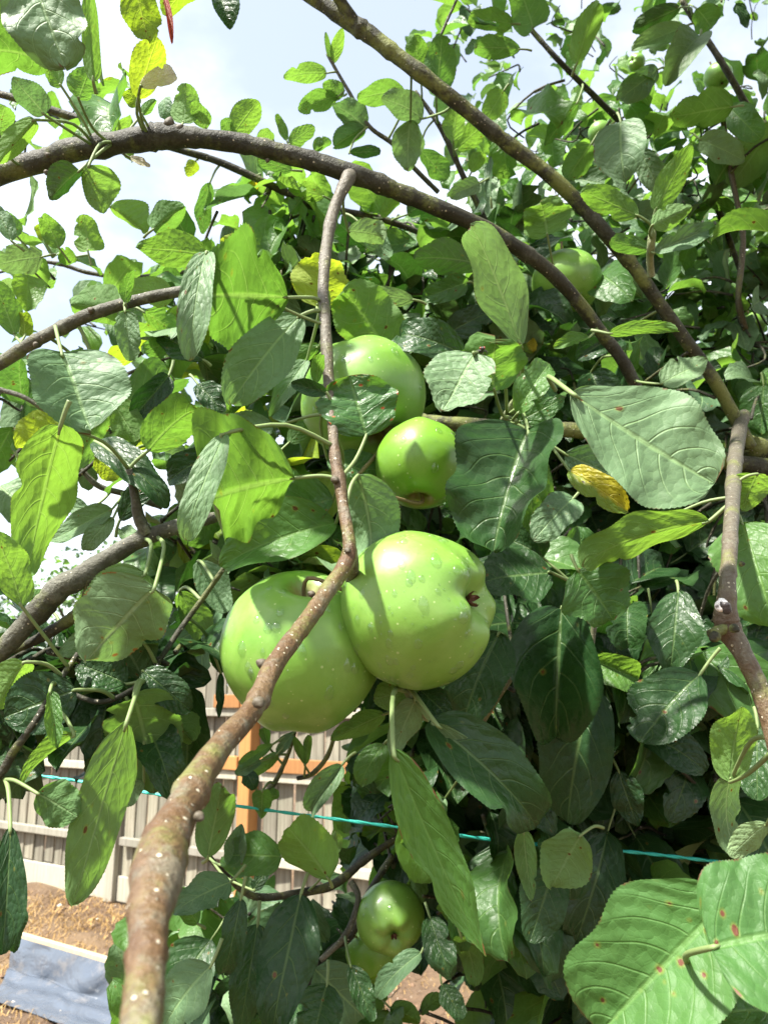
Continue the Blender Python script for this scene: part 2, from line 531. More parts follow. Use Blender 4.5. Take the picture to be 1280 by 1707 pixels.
WOOD = wood_mat('weathered_wood', (0.120, 0.105, 0.074), (0.27, 0.25, 0.195), (0.19, 0.19, 0.135))
RAILW = wood_mat('weathered_rail', (0.23, 0.215, 0.17), (0.36, 0.34, 0.28), (0.27, 0.265, 0.195))
ORANGE = wood_mat('new_orange_wood', (0.31, 0.135, 0.038), (0.40, 0.19, 0.06), (0.25, 0.125, 0.045))


def box_verts(cx, cy, cz, dx, dy, dz):
    return [(cx + sx * dx / 2, cy + sy * dy / 2, cz + sz * dz / 2) for sz in (-1, 1) for sy in (-1, 1) for sx in (-1, 1)]


BOXF = [(0, 2, 3, 1), (4, 5, 7, 6), (0, 1, 5, 4), (2, 6, 7, 3), (0, 4, 6, 2), (1, 3, 7, 5)]
fence = empty('garden_fence', FA + FD * 1.0, 'weathered feather-edge board garden fence seen from its rail side', 'fence')
# local frame: X along the fence, Y towards the camera, Z up
FM = Matrix(((FD.x, FN.x, 0, 0), (FD.y, FN.y, 0, 0), (0, 0, 1, 0), (0, 0, 0, 1)))


def fpart(name, s, y, z, dx, dy, dz, mat, rot=0.0, label=None, bev=0.004):
    bm = bmesh.new()
    bmesh.ops.create_cube(bm, size=1)
    for v in bm.verts:
        v.co = Vector((v.co.x * dx, v.co.y * dy, v.co.z * dz))
    bmesh.ops.bevel(bm, geom=bm.edges[:], offset=min(bev, dx / 4, dy / 4), segments=1, affect='EDGES')
    me = bpy.data.meshes.new(name)
    bm.to_mesh(me)
    bm.free()
    me.materials.append(mat)
    o = bpy.data.objects.new(name, me)
    M = Matrix.Translation(FA + FD * s + FN * y + Vector((0, 0, z))) @ FM @ Matrix.Rotation(rot, 4, 'Z')
    place(o, fence, M)
    if label:
        o['label'] = label
    return o


s = -3.0
while s < 4.6:
    wb = random.uniform(0.085, 0.145)
    fpart('board', s, -0.02 + random.uniform(-0.002, 0.002), 0.18 + 1.5 / 2 + random.uniform(-0.006, 0.006), wb + 0.012, 0.014, 1.5, WOOD, R(7), bev=0.003)
    s += wb
for k in range(5):
    ps = 1.37 + 1.27 * (k - 2) * 1.28
    isor = k == 3
for (s0, s1) in ((-3.0, 1.28), (1.46, 2.56), (2.76, 4.6)):
    for z in (0.42, 0.93, 1.34):
        fpart('rail', (s0 + s1) / 2, 0.025, z, s1 - s0, 0.05, 0.055, RAILW)
for z in (1.0, 1.405):
    fpart('rail', 2.46, 0.055, z + 0.01, 0.24, 0.03, 0.09, ORANGE, label='new orange timber rail')
fpart('rail', 3.6, 0.055, 1.01, 1.66, 0.03, 0.09, ORANGE, label='new orange timber rail')
fpart('post', 1.37, 0.0, 0.86, 0.09, 0.09, 1.72, RAILW)
fpart('post', -0.9, 0.02, 0.86, 0.09, 0.09, 1.72, RAILW)
fpart('post', 2.66, 0.03, 0.87, 0.10, 0.12, 1.74, ORANGE, label='new orange timber post')
for (s0, s1) in ((-3.0, 1.32), (1.42, 2.60), (2.72, 4.6)):
    fpart('gravel_board', (s0 + s1) / 2, -0.01, 0.09, s1 - s0, 0.03, 0.17, RAILW)


def inpoly(x, y, poly):
    c = False
    j = len(poly) - 1
    for i in range(len(poly)):
        if (poly[i][1] > y) != (poly[j][1] > y) and x < (poly[j][0] - poly[i][0]) * (y - poly[i][1]) / (poly[j][1] - poly[i][1]) + poly[i][0]:
            c = not c
        j = i
    return c


# straw and clods on the soil
SHEET_Q = [on_ground(22, 1560, 0.17), on_ground(330, 1652, 0.17), on_ground(300, 1800, 0.0), on_ground(-10, 1668, 0.0)]


def on_sheet(c):
    return inpoly(c.x, c.y, [(q.x, q.y) for q in SHEET_Q])


def straw():
    n = 15000
    vs, fs = [], []
    m = simple_mat('dry_straw', (0.30, 0.175, 0.055), (0.48, 0.32, 0.12), 5, 0.7)
    for i in range(n):
        px, py = random.uniform(-60, 1000), random.uniform(1478, 1720)
        if px > 450 and random.random() < 0.4:
            continue
        c = on_ground(px, py, 0.0)
        if c.y > 6.6:
            continue
        sfen = (c - FA).dot(FN)
        if sfen < 0.05:
            continue
        if on_sheet(c) or (py > 1590 and random.random() < .75):
            continue
        a = random.gauss(2.6, 0.9)
        L = random.uniform(0.025, 0.12)
        wd = random.uniform(0.0008, 0.0020)
        d = Vector((math.cos(a), math.sin(a), 0))
        nn = Vector((-d.y, d.x, 0)) * wd
        z0 = random.uniform(0.0, 0.018)
        lift = random.uniform(0, 0.025)
        p0, p1, p2 = c - d * L / 2, c + Vector((0, 0, lift)) + nn * random.uniform(-8, 8), c + d * L / 2
        b = len(vs)
        for p, z in ((p0, z0), (p1, z0 + 0.012), (p2, z0)):
            q = Vector((p.x, p.y, max(p.z, 0) + z))
            vs += [q - nn, q + nn + Vector((0, 0, wd))]
        fs += [(b, b + 1, b + 3, b + 2), (b + 2, b + 3, b + 5, b + 4)]
    o = mesh_obj('straw', vs, fs, m, smooth=False)
    o['kind'] = 'stuff'
    o['label'] = 'dry straw litter scattered over the soil'
    # clods and little stones
    vs, fs = [], []
    ico = bmesh.new()
    bmesh.ops.create_icosphere(ico, subdivisions=1, radius=1)
    iv = [v.co.copy() for v in ico.verts]
    iff = [tuple(v.index for v in f.verts) for f in ico.faces]
    ico.free()
    mi = []
    for i in range(2600):
        px, py = random.uniform(-80, 1100), random.uniform(1440, 1720)
        c = on_ground(px, py, 0.0)
        if (c - FA).dot(FN) < 0.03 or c.y > 7:
            continue
        if on_sheet(c) and random.random() < .8:
            continue
        r = random.choice((0.004, 0.006, 0.008, 0.012, 0.018)) * random.uniform(0.7, 1.3)
        b = len(vs)
        q = Vector((random.uniform(.7, 1.3), random.uniform(.7, 1.3), random.uniform(.5, .9)))
        for v in iv:
            vs.append(c + Vector((v.x * q.x, v.y * q.y, v.z * q.z)) * r * random.uniform(0.8, 1.2) + Vector((0, 0, r * 0.3)))
        fs += [tuple(b + k for k in f) for f in iff]
        mi += [1 if random.random() < 0.16 else 0] * len(iff)
    o = mesh_obj('clods', vs, fs, [simple_mat('soil_clod', (0.10, 0.055, 0.03), (0.20, 0.13, 0.08), 60, 0.9),
                                   simple_mat('pale_pebble', (0.42, 0.37, 0.30), (0.6, 0.55, 0.47), 60, 0.7)], mi=mi, smooth=False)
    o['kind'] = 'stuff'
    o['label'] = 'soil clods and pale pebbles on the bed'


straw()


# plastic sheeting over a low edging board
def sheeting():
    g = N('blue_plastic')
    o = g.obj()
    n = g.noise(o, 5, 4, 0.6)
    dirt = g.ss(g.noise(o, 9, 5, 0.7), 0.52, 0.72)
    c = g.mix(n, (0.066, 0.080, 0.104), (0.094, 0.112, 0.142))
    c = g.mix(g.math('MULTIPLY', dirt, 0.35), c, (0.22, 0.19, 0.16))
    m = g.done(g.principled(Base_Color=c, Roughness=g.math('MULTIPLY_ADD', dirt, 0.3, 0.22), Specular_IOR_Level=0.6, Normal=g.bump(g.math('ADD', g.math('ABSOLUTE', g.math('SUBTRACT', g.noise(o, 4.5, 3, 0.55, 0.8), 0.5)), g.math('MULTIPLY', g.noise(o, 14, 3), 0.15)), 0.7, 0.03)))
    t0, t1 = on_ground(22, 1560, 0.17), on_ground(250, 1627, 0.17)     # top edge along the board
    b0, b1 = on_ground(-10, 1668, 0.02), on_ground(190, 1745, 0.02)    # front edge on the soil
    ext0, ext1 = (t0 - t1) * 0.75, (t1 - t0) * 0.5
    root = empty('plastic_sheet', (t0 + t1) / 2 * 1.0 + Vector((0, 0, -0.17)), 'blue grey plastic sheet draped from a low board onto the soil', 'plastic sheet')
    nu, nv = 70, 34
    vs, fs, uv = [], [], []
    T0, T1 = t0 + ext0 * 0.0, t1 + ext1
    B0, B1 = b0, b1 + (b1 - b0) * 0.5
    for i in range(nu + 1):
        u = i / nu
        T = T0.lerp(T1, u)
        B = B0.lerp(B1, u) + Vector((0, 0.02 * math.sin(u * 5), 0))
        inw = (B - T)
        inw.z = 0
        inw.normalize()
        foot = Vector((T.x, T.y, 0.015)) + inw * (0.05 + 0.02 * math.sin(u * 23))
        for j in range(nv + 1):
            v = j / nv
            if v < 0.4:
                q = v / 0.4
                p = T.lerp(foot, q)
                p += inw * (0.02 * math.sin(q * 3.14) * math.sin(u * 31 + q * 2) + 0.015 * abs(math.sin(u * 13)) * math.sin(q * 3.14))
            else:
                q = (v - 0.4) / 0.6
                p = foot.lerp(B, q)
                p.z = 0.02 + (1 - q) * (0.012 * max(0, math.sin(u * 21 + q * 4 + math.sin(q * 9))) ** 3 + 0.010 * math.sin(q * 13 + u * 7))
            vs.append(p)
    for i in range(nu):
        for j in range(nv):
            a = i * (nv + 1) + j
            fs.append((a, a + 1, a + nv + 2, a + nv + 1))
    mesh_obj('sheet', vs, fs, m, root)
    d = (T1 - T0).normalized()
    nrm = Vector((-d.y, d.x, 0))
    if nrm.y < 0:
        nrm = -nrm
    c = (T0 + T1) / 2 + nrm * 0.022
    L = (T1 - T0).length
    Mx = Matrix(((d.x, nrm.x, 0, c.x), (d.y, nrm.y, 0, c.y), (0, 0, 1, 0.093), (0, 0, 0, 1)))
    mesh_obj('edging_board', box_verts(0, 0, 0, L, 0.03, 0.186), BOXF, wood_mat('edging_wood', (0.55, 0.42, 0.25), (0.68, 0.55, 0.36), (0.6, 0.48, 0.3)), root, Mx, smooth=False)


sheeting()

# ------------------------------------------------------------------ tubes
def catmull(pts, n):
    out = []
    for i in range(len(pts) - 1):
        p0, p1, p2, p3 = pts[max(i - 1, 0)], pts[i], pts[i + 1], pts[min(i + 2, len(pts) - 1)]
        for k in range(n):
            t = k / n
            out.append(0.5 * ((2 * p1) + (p2 - p0) * t + (2 * p0 - 5 * p1 + 4 * p2 - p3) * t * t + (3 * p1 - p0 - 3 * p2 + p3) * t ** 3))
    out.append(pts[-1])
    return out


def tube(pts, radii, sides=8, knob=0.0, vs=None, fs=None, cap=True):
    vs = [] if vs is None else vs
    fs = [] if fs is None else fs
    b = len(vs)
    n = len(pts)
    ref = Vector((0.31, 0.2, 0.93))
    nx = None
    ph = [random.uniform(0, 6.28) for _ in range(4)]
    for i in range(n):
        t = (pts[min(i + 1, n - 1)] - pts[max(i - 1, 0)])
        if t.length < 1e-9:
            t = Vector((0, 0, 1))
        t.normalize()
        if nx is None:
            nx = t.orthogonal().normalized()
        nx = (nx - t * nx.dot(t)).normalized()
        ny = t.cross(nx)
        for k in range(sides):
            a = 2 * math.pi * k / sides
            r = radii[i]
            if knob:
                r *= 1 + knob * (0.5 * math.sin(3 * a + i * 0.55 + ph[0]) + 0.6 * math.sin(a + i * 0.31 + ph[1]) + 0.5 * math.sin(i * 0.9 + ph[2]))
            vs.append(pts[i] + nx * math.cos(a) * r + ny * math.sin(a) * r)
    for i in range(n - 1):
        for k in range(sides):
            k2 = (k + 1) % sides
            fs.append((b + i * sides + k, b + i * sides + k2, b + (i + 1) * sides + k2, b + (i + 1) * sides + k))
    if cap:
        fs.append(tuple(b + k for k in reversed(range(sides))))
        fs.append(tuple(b + (n - 1) * sides + k for k in range(sides)))
    return vs, fs


tree = empty('apple_tree', Vector((1.5, 2.1, 0)), 'leafy apple tree with drooping branches laden with green cooking apples', 'tree')
BR = []                                      # (object, list of points)


def branch(spec, mat, name='branch', knob=0.05, per=9, sides=14, nodes=(), cutend=False):
    """spec: (px, py, depth, width_px) along the branch"""
    ctl = [P(a, b, d) for a, b, d, w in spec]
    rad = [w * d / F / 2 * (((0.82 if w < 60 else 0.9) if mat == 'twig' else 0.83) if w > 20 else 1.0) for a, b, d, w in spec]
    pts = catmull([Vector((*c, )) for c in ctl], per)
    rv = catmull([Vector((r, 0, 0)) for r in rad], per)
    rr = [max(v.x, 0.0004) for v in rv]
    for i, amp in nodes:                     # swollen nodes / ring scars
        for k in range(-3, 4):
            j = i + k
            if 0 <= j < len(rr):
                rr[j] *= 1 + amp * math.exp(-(k / 1.4) ** 2)
    j = 4
    while j < len(rr) - 2 and rad[0] > .0015:      # bud-scale ring scars
        am = random.uniform(.04, .13)
        for q, f_ in ((-1, .4), (0, 1), (1, -.5)):
            rr[j + q] *= 1 + am * f_
        j += random.randint(3, 22)
    vs, fs = tube(pts, rr, sides, knob)
    M = Matrix.Translation(pts[0])
    o = mesh_obj(name, [v - pts[0] for v in vs], fs, BK[mat], tree, M)
    BR.append((o, pts))
    return o


b_main = branch([(-60, 312, .62, 46), (0, 290, .62, 44), (80, 265, .62, 42), (110, 254, .615, 46), (185, 240, .61, 43), (240, 231, .605, 50), (285, 228, .605, 52), (320, 229, .605, 40),
                 (400, 240, .61, 38), (500, 262, .615, 36), (585, 290, .62, 40), (640, 309, .63, 35), (700, 335, .64, 34), (800, 377, .66, 32), (880, 425, .68, 30), (945, 482, .70, 28), (1000, 552, .72, 26), (1040, 607, .73, 25), (1078, 682, .75, 24)],
                'dark', knob=0.06, nodes=((18, .12), (34, .2), (80, .12), (98, .16)))
b_top = branch([(470, -35, .72, 26), (540, 8, .72, 28), (592, 42, .72, 36), (640, 76, .72, 33), (700, 122, .72, 31), (775, 182, .73, 30), (850, 242, .74, 29), (930, 305, .75, 29), (1000, 378, .76, 29), (1060, 452, .77, 27), (1110, 522, .78, 26), (1160, 592, .79, 26), (1205, 660, .80, 26), (1250, 745, .81, 26)],
               'moss', knob=0.05, nodes=((12, .15), (36, .1), (54, .12)))
branch([(545, -30, .70, 22), (570, 5, .71, 23), (600, 52, .72, 26)], 'moss')
b_twig = branch([(590, 296, .636, 24), (584, 292, .616, 28), (577, 304, .606, 29), (563, 332, .598, 23), (549, 380, .58, 20), (541, 440, .557, 19), (539, 495, .54, 22), (541, 520, .53, 19), (546, 600, .51, 20), (552, 680, .49, 21), (559, 760, .467, 22), (565, 798, .458, 28), (570, 830, .45, 23), (582, 905, .43, 27), (576, 940, .424, 34), (545, 988, .40, 34), (500, 1050, .365, 37), (457, 1110, .335, 41), (425, 1175, .31, 45), (372, 1240, .277, 52), (330, 1300, .25, 60), (288, 1380, .222, 78), (266, 1442, .203, 100), (256, 1490, .19, 92), (248, 1545, .178, 74), (243, 1610, .165, 74), (236, 1720, .148, 78), (228, 1850, .13, 86)],
                'twig', knob=0.065, per=9, nodes=((45, .12), (90, .15), (122, .1)))
branch([(582, 905, .43, 24), (588, 940, .445, 26), (585, 975, .468, 24), (577, 1000, .475, 20)], 'twig', name='fruit_spur')
b_l1 = branch([(-60, 628, .57, 28), (0, 606, .565, 27), (50, 574, .56, 26), (100, 548, .555, 26), (150, 525, .55, 26), (200, 508, .55, 24), (250, 496, .55, 23), (325, 482, .55, 21), (372, 478, .555, 14)], 'grey', nodes=((28, .15),))
b_l2 = branch([(-60, 1140, .50, 42), (0, 1088, .50, 40), (50, 1035, .50, 42), (95, 985, .50, 50), (130, 965, .50, 46), (180, 930, .505, 38), (240, 898, .51, 34), (300, 876, .515, 29), (360, 862, .53, 22)], 'grey', knob=.06, nodes=((20, .15),))
branch([(152, 955, .50, 26), (150, 985, .502, 26), (140, 1015, .505, 26), (105, 1040, .508, 24), (70, 1062, .51, 18), (25, 1085, .515, 10)], 'dark', name='fruit_spur', knob=.08)
branch([(245, 890, .508, 24), (232, 862, .505, 24), (226, 830, .502, 15), (215, 782, .50, 12)], 'grey', name='fruit_spur')
b_r = branch([(1240, 690, .815, 22), (1232, 716, .78, 29), (1227, 745, .70, 29), (1223, 790, .60, 29), (1219, 850, .50, 29), (1216, 910, .45, 31), (1212, 970, .425, 33), (1210, 1010, .42, 42), (1212, 1045, .42, 52), (1232, 1080, .415, 40), (1258, 1130, .41, 37), (1285, 1210, .40, 38), (1310, 1300, .39, 40)], 'twig', nodes=((30, .1),))
branch([(1212, 1045, .42, 26), (1195, 1052, .412, 22), (1186, 1058, .408, 18)], 'moss', name='spur_stub', knob=.1)
branch([(-60, 140, .8, 12), (40, 168, .8, 12), (110, 192, .8, 14), (190, 216, .81, 12), (240, 235, .82, 9), (300, 250, .84, 11), (370, 272, .86, 12), (480, 322, .88, 13), (520, 342, .89, 15), (560, 350, .89, 11), (640, 366, .9, 11), (735, 402, .92, 9)], 'dark')
branch([(885, 50, 1.0, 8), (930, 100, 1.0, 9), (1000, 170, 1.02, 10), (1035, 205, 1.03, 11), (1090, 270, 1.05, 12), (1160, 350, 1.1, 13)], 'dark')
branch([(1135, 0, 1.05, 9), (1180, 70, 1.05, 10), (1215, 125, 1.05, 11), (1262, 210, 1.06, 12)], 'dark')
branch([(1204, 195, 1.0, 9), (1215, 275, 1.0, 9), (1236, 380, 1.0, 9), (1236, 430, 1.0, 10), (1230, 500, 1.0, 10), (1245, 560, 1.02, 11)], 'twig')
branch([(1175, 320, 1.1, 9), (1188, 330, 1.1, 11), (1195, 345, 1.1, 11), (1215, 400, 1.1, 9), (1240, 470, 1.1, 9)], 'dark')
branch([(692, 152, .9, 6), (735, 215, .9, 9), (775, 300, .91, 10), (800, 350, .92, 11), (830, 420, .93, 12)], 'dark')
branch([(545, 90, .86, 5), (580, 150, .86, 6), (615, 210, .86, 7), (655, 240, .87, 8), (690, 280, .88, 8), (730, 320, .9, 8)], 'grey')
branch([(690, 700, .78, 26), (740, 706, .78, 30), (860, 713, .78, 30), (975, 720, .79, 31), (1100, 745, .8, 33), (1245, 775, .81, 36), (1340, 790, .82, 38)], 'moss', knob=.07)
branch([(672, 1390, .78, 10), (610, 1432, .77, 13), (560, 1472, .76, 15), (520, 1485, .75, 14), (430, 1495, .72, 12), (380, 1462, .70, 10), (335, 1412, .68, 9)], 'dark')
branch([(655, 1425, .8, 11), (612, 1495, .79, 12), (585, 1560, .78, 12), (545, 1590, .77, 10), (500, 1680, .76, 10), (490, 1740, .76, 10)], 'dark')
branch([(585, 1470, .76, 11), (597, 1500, .75, 10), (575, 1560, .74, 10), (535, 1600, .74, 9)], 'grey')
branch([(-40, 1330, .46, 16), (5, 1285, .46, 15), (25, 1250, .46, 14), (58, 1205, .46, 12), (90, 1150, .47, 10), (130, 1090, .49, 9)], 'dark')
branch([(375, 945, .56, 8), (340, 995, .56, 9), (300, 1050, .55, 9), (238, 1135, .50, 9), (170, 1170, .49, 9), (110, 1150, .49, 7)], 'dark')
branch([(855, 1125, .62, 9), (825, 1170, .62, 10), (795, 1220, .63, 11), (770, 1290, .65, 10)], 'twig')
branch([(992, 1030, .6, 9), (985, 1080, .6, 10), (985, 1120, .6, 8)], 'grey')
branch([(672, 1120, .50, 14), (680, 1150, .50, 16), (692, 1175, .505, 13), (715, 1200, .51, 8)], 'stalk', name='fruit_spur')
branch([(492, 1220, .74, 6), (480, 1258, .74, 7), (455, 1310, .73, 9), (432, 1325, .73, 9)], 'dark')
branch([(560, 1218, .74, 6), (545, 1262, .74, 8), (520, 1290, .74, 8), (495, 1298, .74, 7)], 'dark')
branch([(1085, 460, .7, 12), (1083, 430, .69, 12), (1085, 405, .68, 14), (1088, 378, .68, 10)], 'stalk', name='fruit_spur')
branch([(830, 720, .60, 12), (845, 690, .58, 12), (862, 655, .56, 9), (866, 600, .54, 8)], 'stalk', name='fruit_spur')
branch([(40, 432, .95, 5), (100, 440, .96, 7), (150, 455, .97, 7), (220, 462, .98, 7), (330, 450, 1.0, 7)], 'grey')
branch([(-20, 645, .75, 9), (40, 662, .75, 8), (95, 700, .76, 6)], 'grey')
branch([(130, 775, .72, 7), (165, 810, .72, 10), (215, 825, .73, 10), (270, 845, .75, 10)], 'grey')

# ------------------------------------------------------------------ leaf blades
def blade(L, W, rows, cols, bend, fold, curl, wav, seed, teeth=0.03, asym=0.0, a_=0.55, b_=0.66, puff=0.0):
    """leaf in its own frame: base at the origin, tip at (0, L, 0), top side +Z.  Returns verts, faces, uv"""
    r = random.Random(seed)
    ph1, ph2 = r.uniform(0, 6.28), r.uniform(0, 6.28)
    fr1 = r.uniform(5, 9)
    norm = (a_ / (a_ + b_)) ** a_ * (b_ / (a_ + b_)) ** b_
    tw = r.uniform(-.5, .5)
    lob = [(r.uniform(2, 7), r.uniform(0, 6.28), r.uniform(.02, .075)) for _ in range(4)]
    vs, uv = [], []
    # spine: an arc of total angle `bend`, often with the tip curled over; chord L
    tc = r.choice((0, 0, .5, 1.0, -.6)) * r.uniform(.4, 1.2)
    if b_ < .4:
        tc = 0
    ang = [bend * (i / rows - .5) + tc * max(0, (i / rows - .6) / .4) ** 1.5 for i in range(rows + 1)]
    yy, zz = [0.0], [0.0]
    for i in range(rows):
        am_ = (ang[i] + ang[i + 1]) / 2
        yy.append(yy[-1] + math.cos(am_) / rows)
        zz.append(zz[-1] - math.sin(am_) / rows)
    ch, ca0 = math.hypot(yy[-1], zz[-1]), math.atan2(zz[-1], yy[-1])
    k0, cc, cs = L / ch, math.cos(-ca0), math.sin(-ca0)
    arc = [((y_ * cc - z_ * cs) * k0, (y_ * cs + z_ * cc) * k0, -(a_ng + ca0)) for y_, z_, a_ng in zip(yy, zz, ang)]
    bite = [(r.uniform(.25, .9), r.uniform(.02, .06), r.uniform(.15, .5) if r.random() < .22 else 0, r.choice((-1, 1))) for _ in range(2)]
    for i in range(rows + 1):
        t = i / rows
        y0, z0, th = arc[i]
        hw = W / 2 * (max(t, 1e-6) ** a_) * (max(1 - t, 1e-6) ** b_) / norm
        hw *= 1 + 0.05 * math.sin(9 * t + ph1)
        for j in range(cols + 1):
            u = -1 + 2 * j / cols
            au = abs(u)
            x = hw * u * (1 + asym * u)
            lb = lob[:2] if u > 0 else lob[2:]
            x *= 1 + sum(am * math.sin(fq * 2 * t + pp) for fq, pp, am in lb)
            for bt, bw, ba, bs in bite:
                if ba and u * bs > 0.5:
                    x *= 1 - ba * math.exp(-((t - bt) / bw) ** 2) * (au - .5) * 2
            tooth = 0.0
            if au > 0.99 and 0 < i < rows:
                x *= 1 + (teeth if i % 2 else -teeth)
                tooth = L / rows * 0.35 if i % 2 else 0
            ff = fold + 0.10 * math.sin(4 * t + ph2)
            z = abs(x) * math.tan(ff) + curl * W * u * u * (t * (1 - t) * 4)
            z += wav * W * (au ** 1.6) * math.sin(fr1 * 2 * t + ph1 + (1.7 if u > 0 else 0)) * (0.3 + t)
            z += wav * 0.6 * W * math.sin(3.1 * t + 2.5 * u + ph2) * au
            if puff:
                z += puff * W * math.cos(6.283 * (t * 8 - 2.3 * au ** 1.35)) * au * (1 - au) * 1.3
            ta = tw * (t - .5)
            x, z = x * math.cos(ta) - z * math.sin(ta), x * math.sin(ta) + z * math.cos(ta)
            ct, st = math.cos(th), math.sin(th)
            y = y0 + tooth + st * z * -1
            zz = z0 + ct * z
            vs.append(Vector((x, y, zz)))
            uv.append((u * 0.5 + 0.5, t))
    fs = [(i * (cols + 1) + j, i * (cols + 1) + j + 1, (i + 1) * (cols + 1) + j + 1, (i + 1) * (cols + 1) + j) for i in range(rows) for j in range(cols)]
    return vs, fs, uv


def nearest_branch(p):
    best = (1e9, None, None)
    for o, pts in BR:
        for q in pts:
            d = (q - p).length_squared
            if d < best[0]:
                best = (d, o, q)
    return math.sqrt(best[0]), best[1], best[2]


N_LEAF = 0


def leaf(bx, by, tx, ty, wpx, d, mat, side, r=None, b=None, f=None, c=0.0, wv=None, at=None, d2=None, label=None, asym=0.0, sh=None, stalk=None):
    """a leaf traced from base pixel to tip pixel, wpx wide across, d deep at the base and d2 at the tip"""
    global N_LEAF
    N_LEAF += 1
    rs = random.Random(N_LEAF * 31 + 5)
    if d2 is None:
        # upper sides look to the sky: a leaf seen from above leans its tip nearer, one seen from below farther
        drop = (ty - by) / F * d
        d2 = d + rs.uniform(0.1, 0.55) * drop * (-1 if side == 'T' else 1) + rs.uniform(-.008, .008)
    p0, p1 = P(bx, by, d), P(tx, ty, d2)
    ax = p1 - p0
    L = ax.length
    y = ax / L
    view = (CAM - (p0 + p1) / 2).normalized()
    n = (view - y * view.dot(y)).normalized()
    q = Matrix.Rotation(R(8), 3, y) @ n
    sg = 1 if (q.z > n.z) == (side == 'T') else -1
    roll = R(abs(r) if r is not None else 0) * sg + R(rs.uniform(8, 32)) * sg * abs(y.dot(RT)) + R(rs.uniform(-12, 12))
    n = Matrix.Rotation(roll, 3, y) @ n
    W = wpx * (d + d2) / 2 / F / max(0.5, math.cos(roll)) * 1.02
    sgn = 1.0 if side == 'T' else -1.0
    z = n * sgn
    x = y.cross(z)
    px = max(math.hypot(tx - bx, ty - by), wpx)
    rows, cols = (84, 14) if px > 190 else (56, 12) if px > 120 else ((32, 8) if px > 60 else (16, 6))
    bend = R(b) if b is not None else R(rs.uniform(8, 60))
    fold = R(f) if f is not None else (R(rs.uniform(3, 24)) if rs.random() < .75 else R(rs.uniform(26, 46)))
    wav = wv if wv is not None else rs.uniform(0.025, 0.09)
    ab = sh or (rs.uniform(0.44, 0.68), rs.uniform(0.48, 0.80))
    vs, fs, uv = blade(L, W, rows, cols, bend, fold, c, wav, N_LEAF, (0.008 if rows > 60 else 0.016) if rows > 20 else 0.012, asym, ab[0], ab[1], puff=0.02 if rows > 40 else 0.0)
    M3 = Matrix((x, y, z)).transposed()
    M = Matrix.Translation(p0) @ M3.to_4x4()
    nblade = len(fs)
    # stalk
    if at is not None:
        q = P(*at)
        dist, o, _ = nearest_branch(q)
    else:
        dist, o, q = nearest_branch(p0 - y * 0.015)
    pr = 0.00125 * (0.7 + 0.3 * min(1.4, L / 0.07))
    e = p0 + y * 0.06 * L
    if at is None and dist > 0.075:
        q = p0 - y * rs.uniform(0.008, 0.015) + Vector((rs.uniform(-.3, .3), rs.uniform(.1, .5), rs.uniform(-.1, .4))) * 0.016
    mid = (p0 + q) / 2 - y * 0.10 * (q - p0).length + Vector((0, 0, 0.04 * (q - p0).length))
    tp = catmull([e, p0, mid, q], 4)
    Mi = M.inverted()
    b0 = len(vs)
    tv, tf = tube(tp, [pr * 0.6] * 3 + [pr * (0.9 + 0.5 * k / len(tp)) for k in range(len(tp) - 3)], 6)
    vs = vs + [Mi @ v for v in tv]
    fs = fs + [tuple(b0 + k for k in ff) for ff in tf]
    uv = uv + [(0.5, 0.0)] * len(tv)
    o_l = mesh_obj('leaf', vs, fs, [LM[mat], PET], o, M, mi=[0] * nblade + [1] * len(tf), uv=uv, rnd=[rs.random()] * len(vs))
    if label:
        o_l['label'] = label
    return o_l


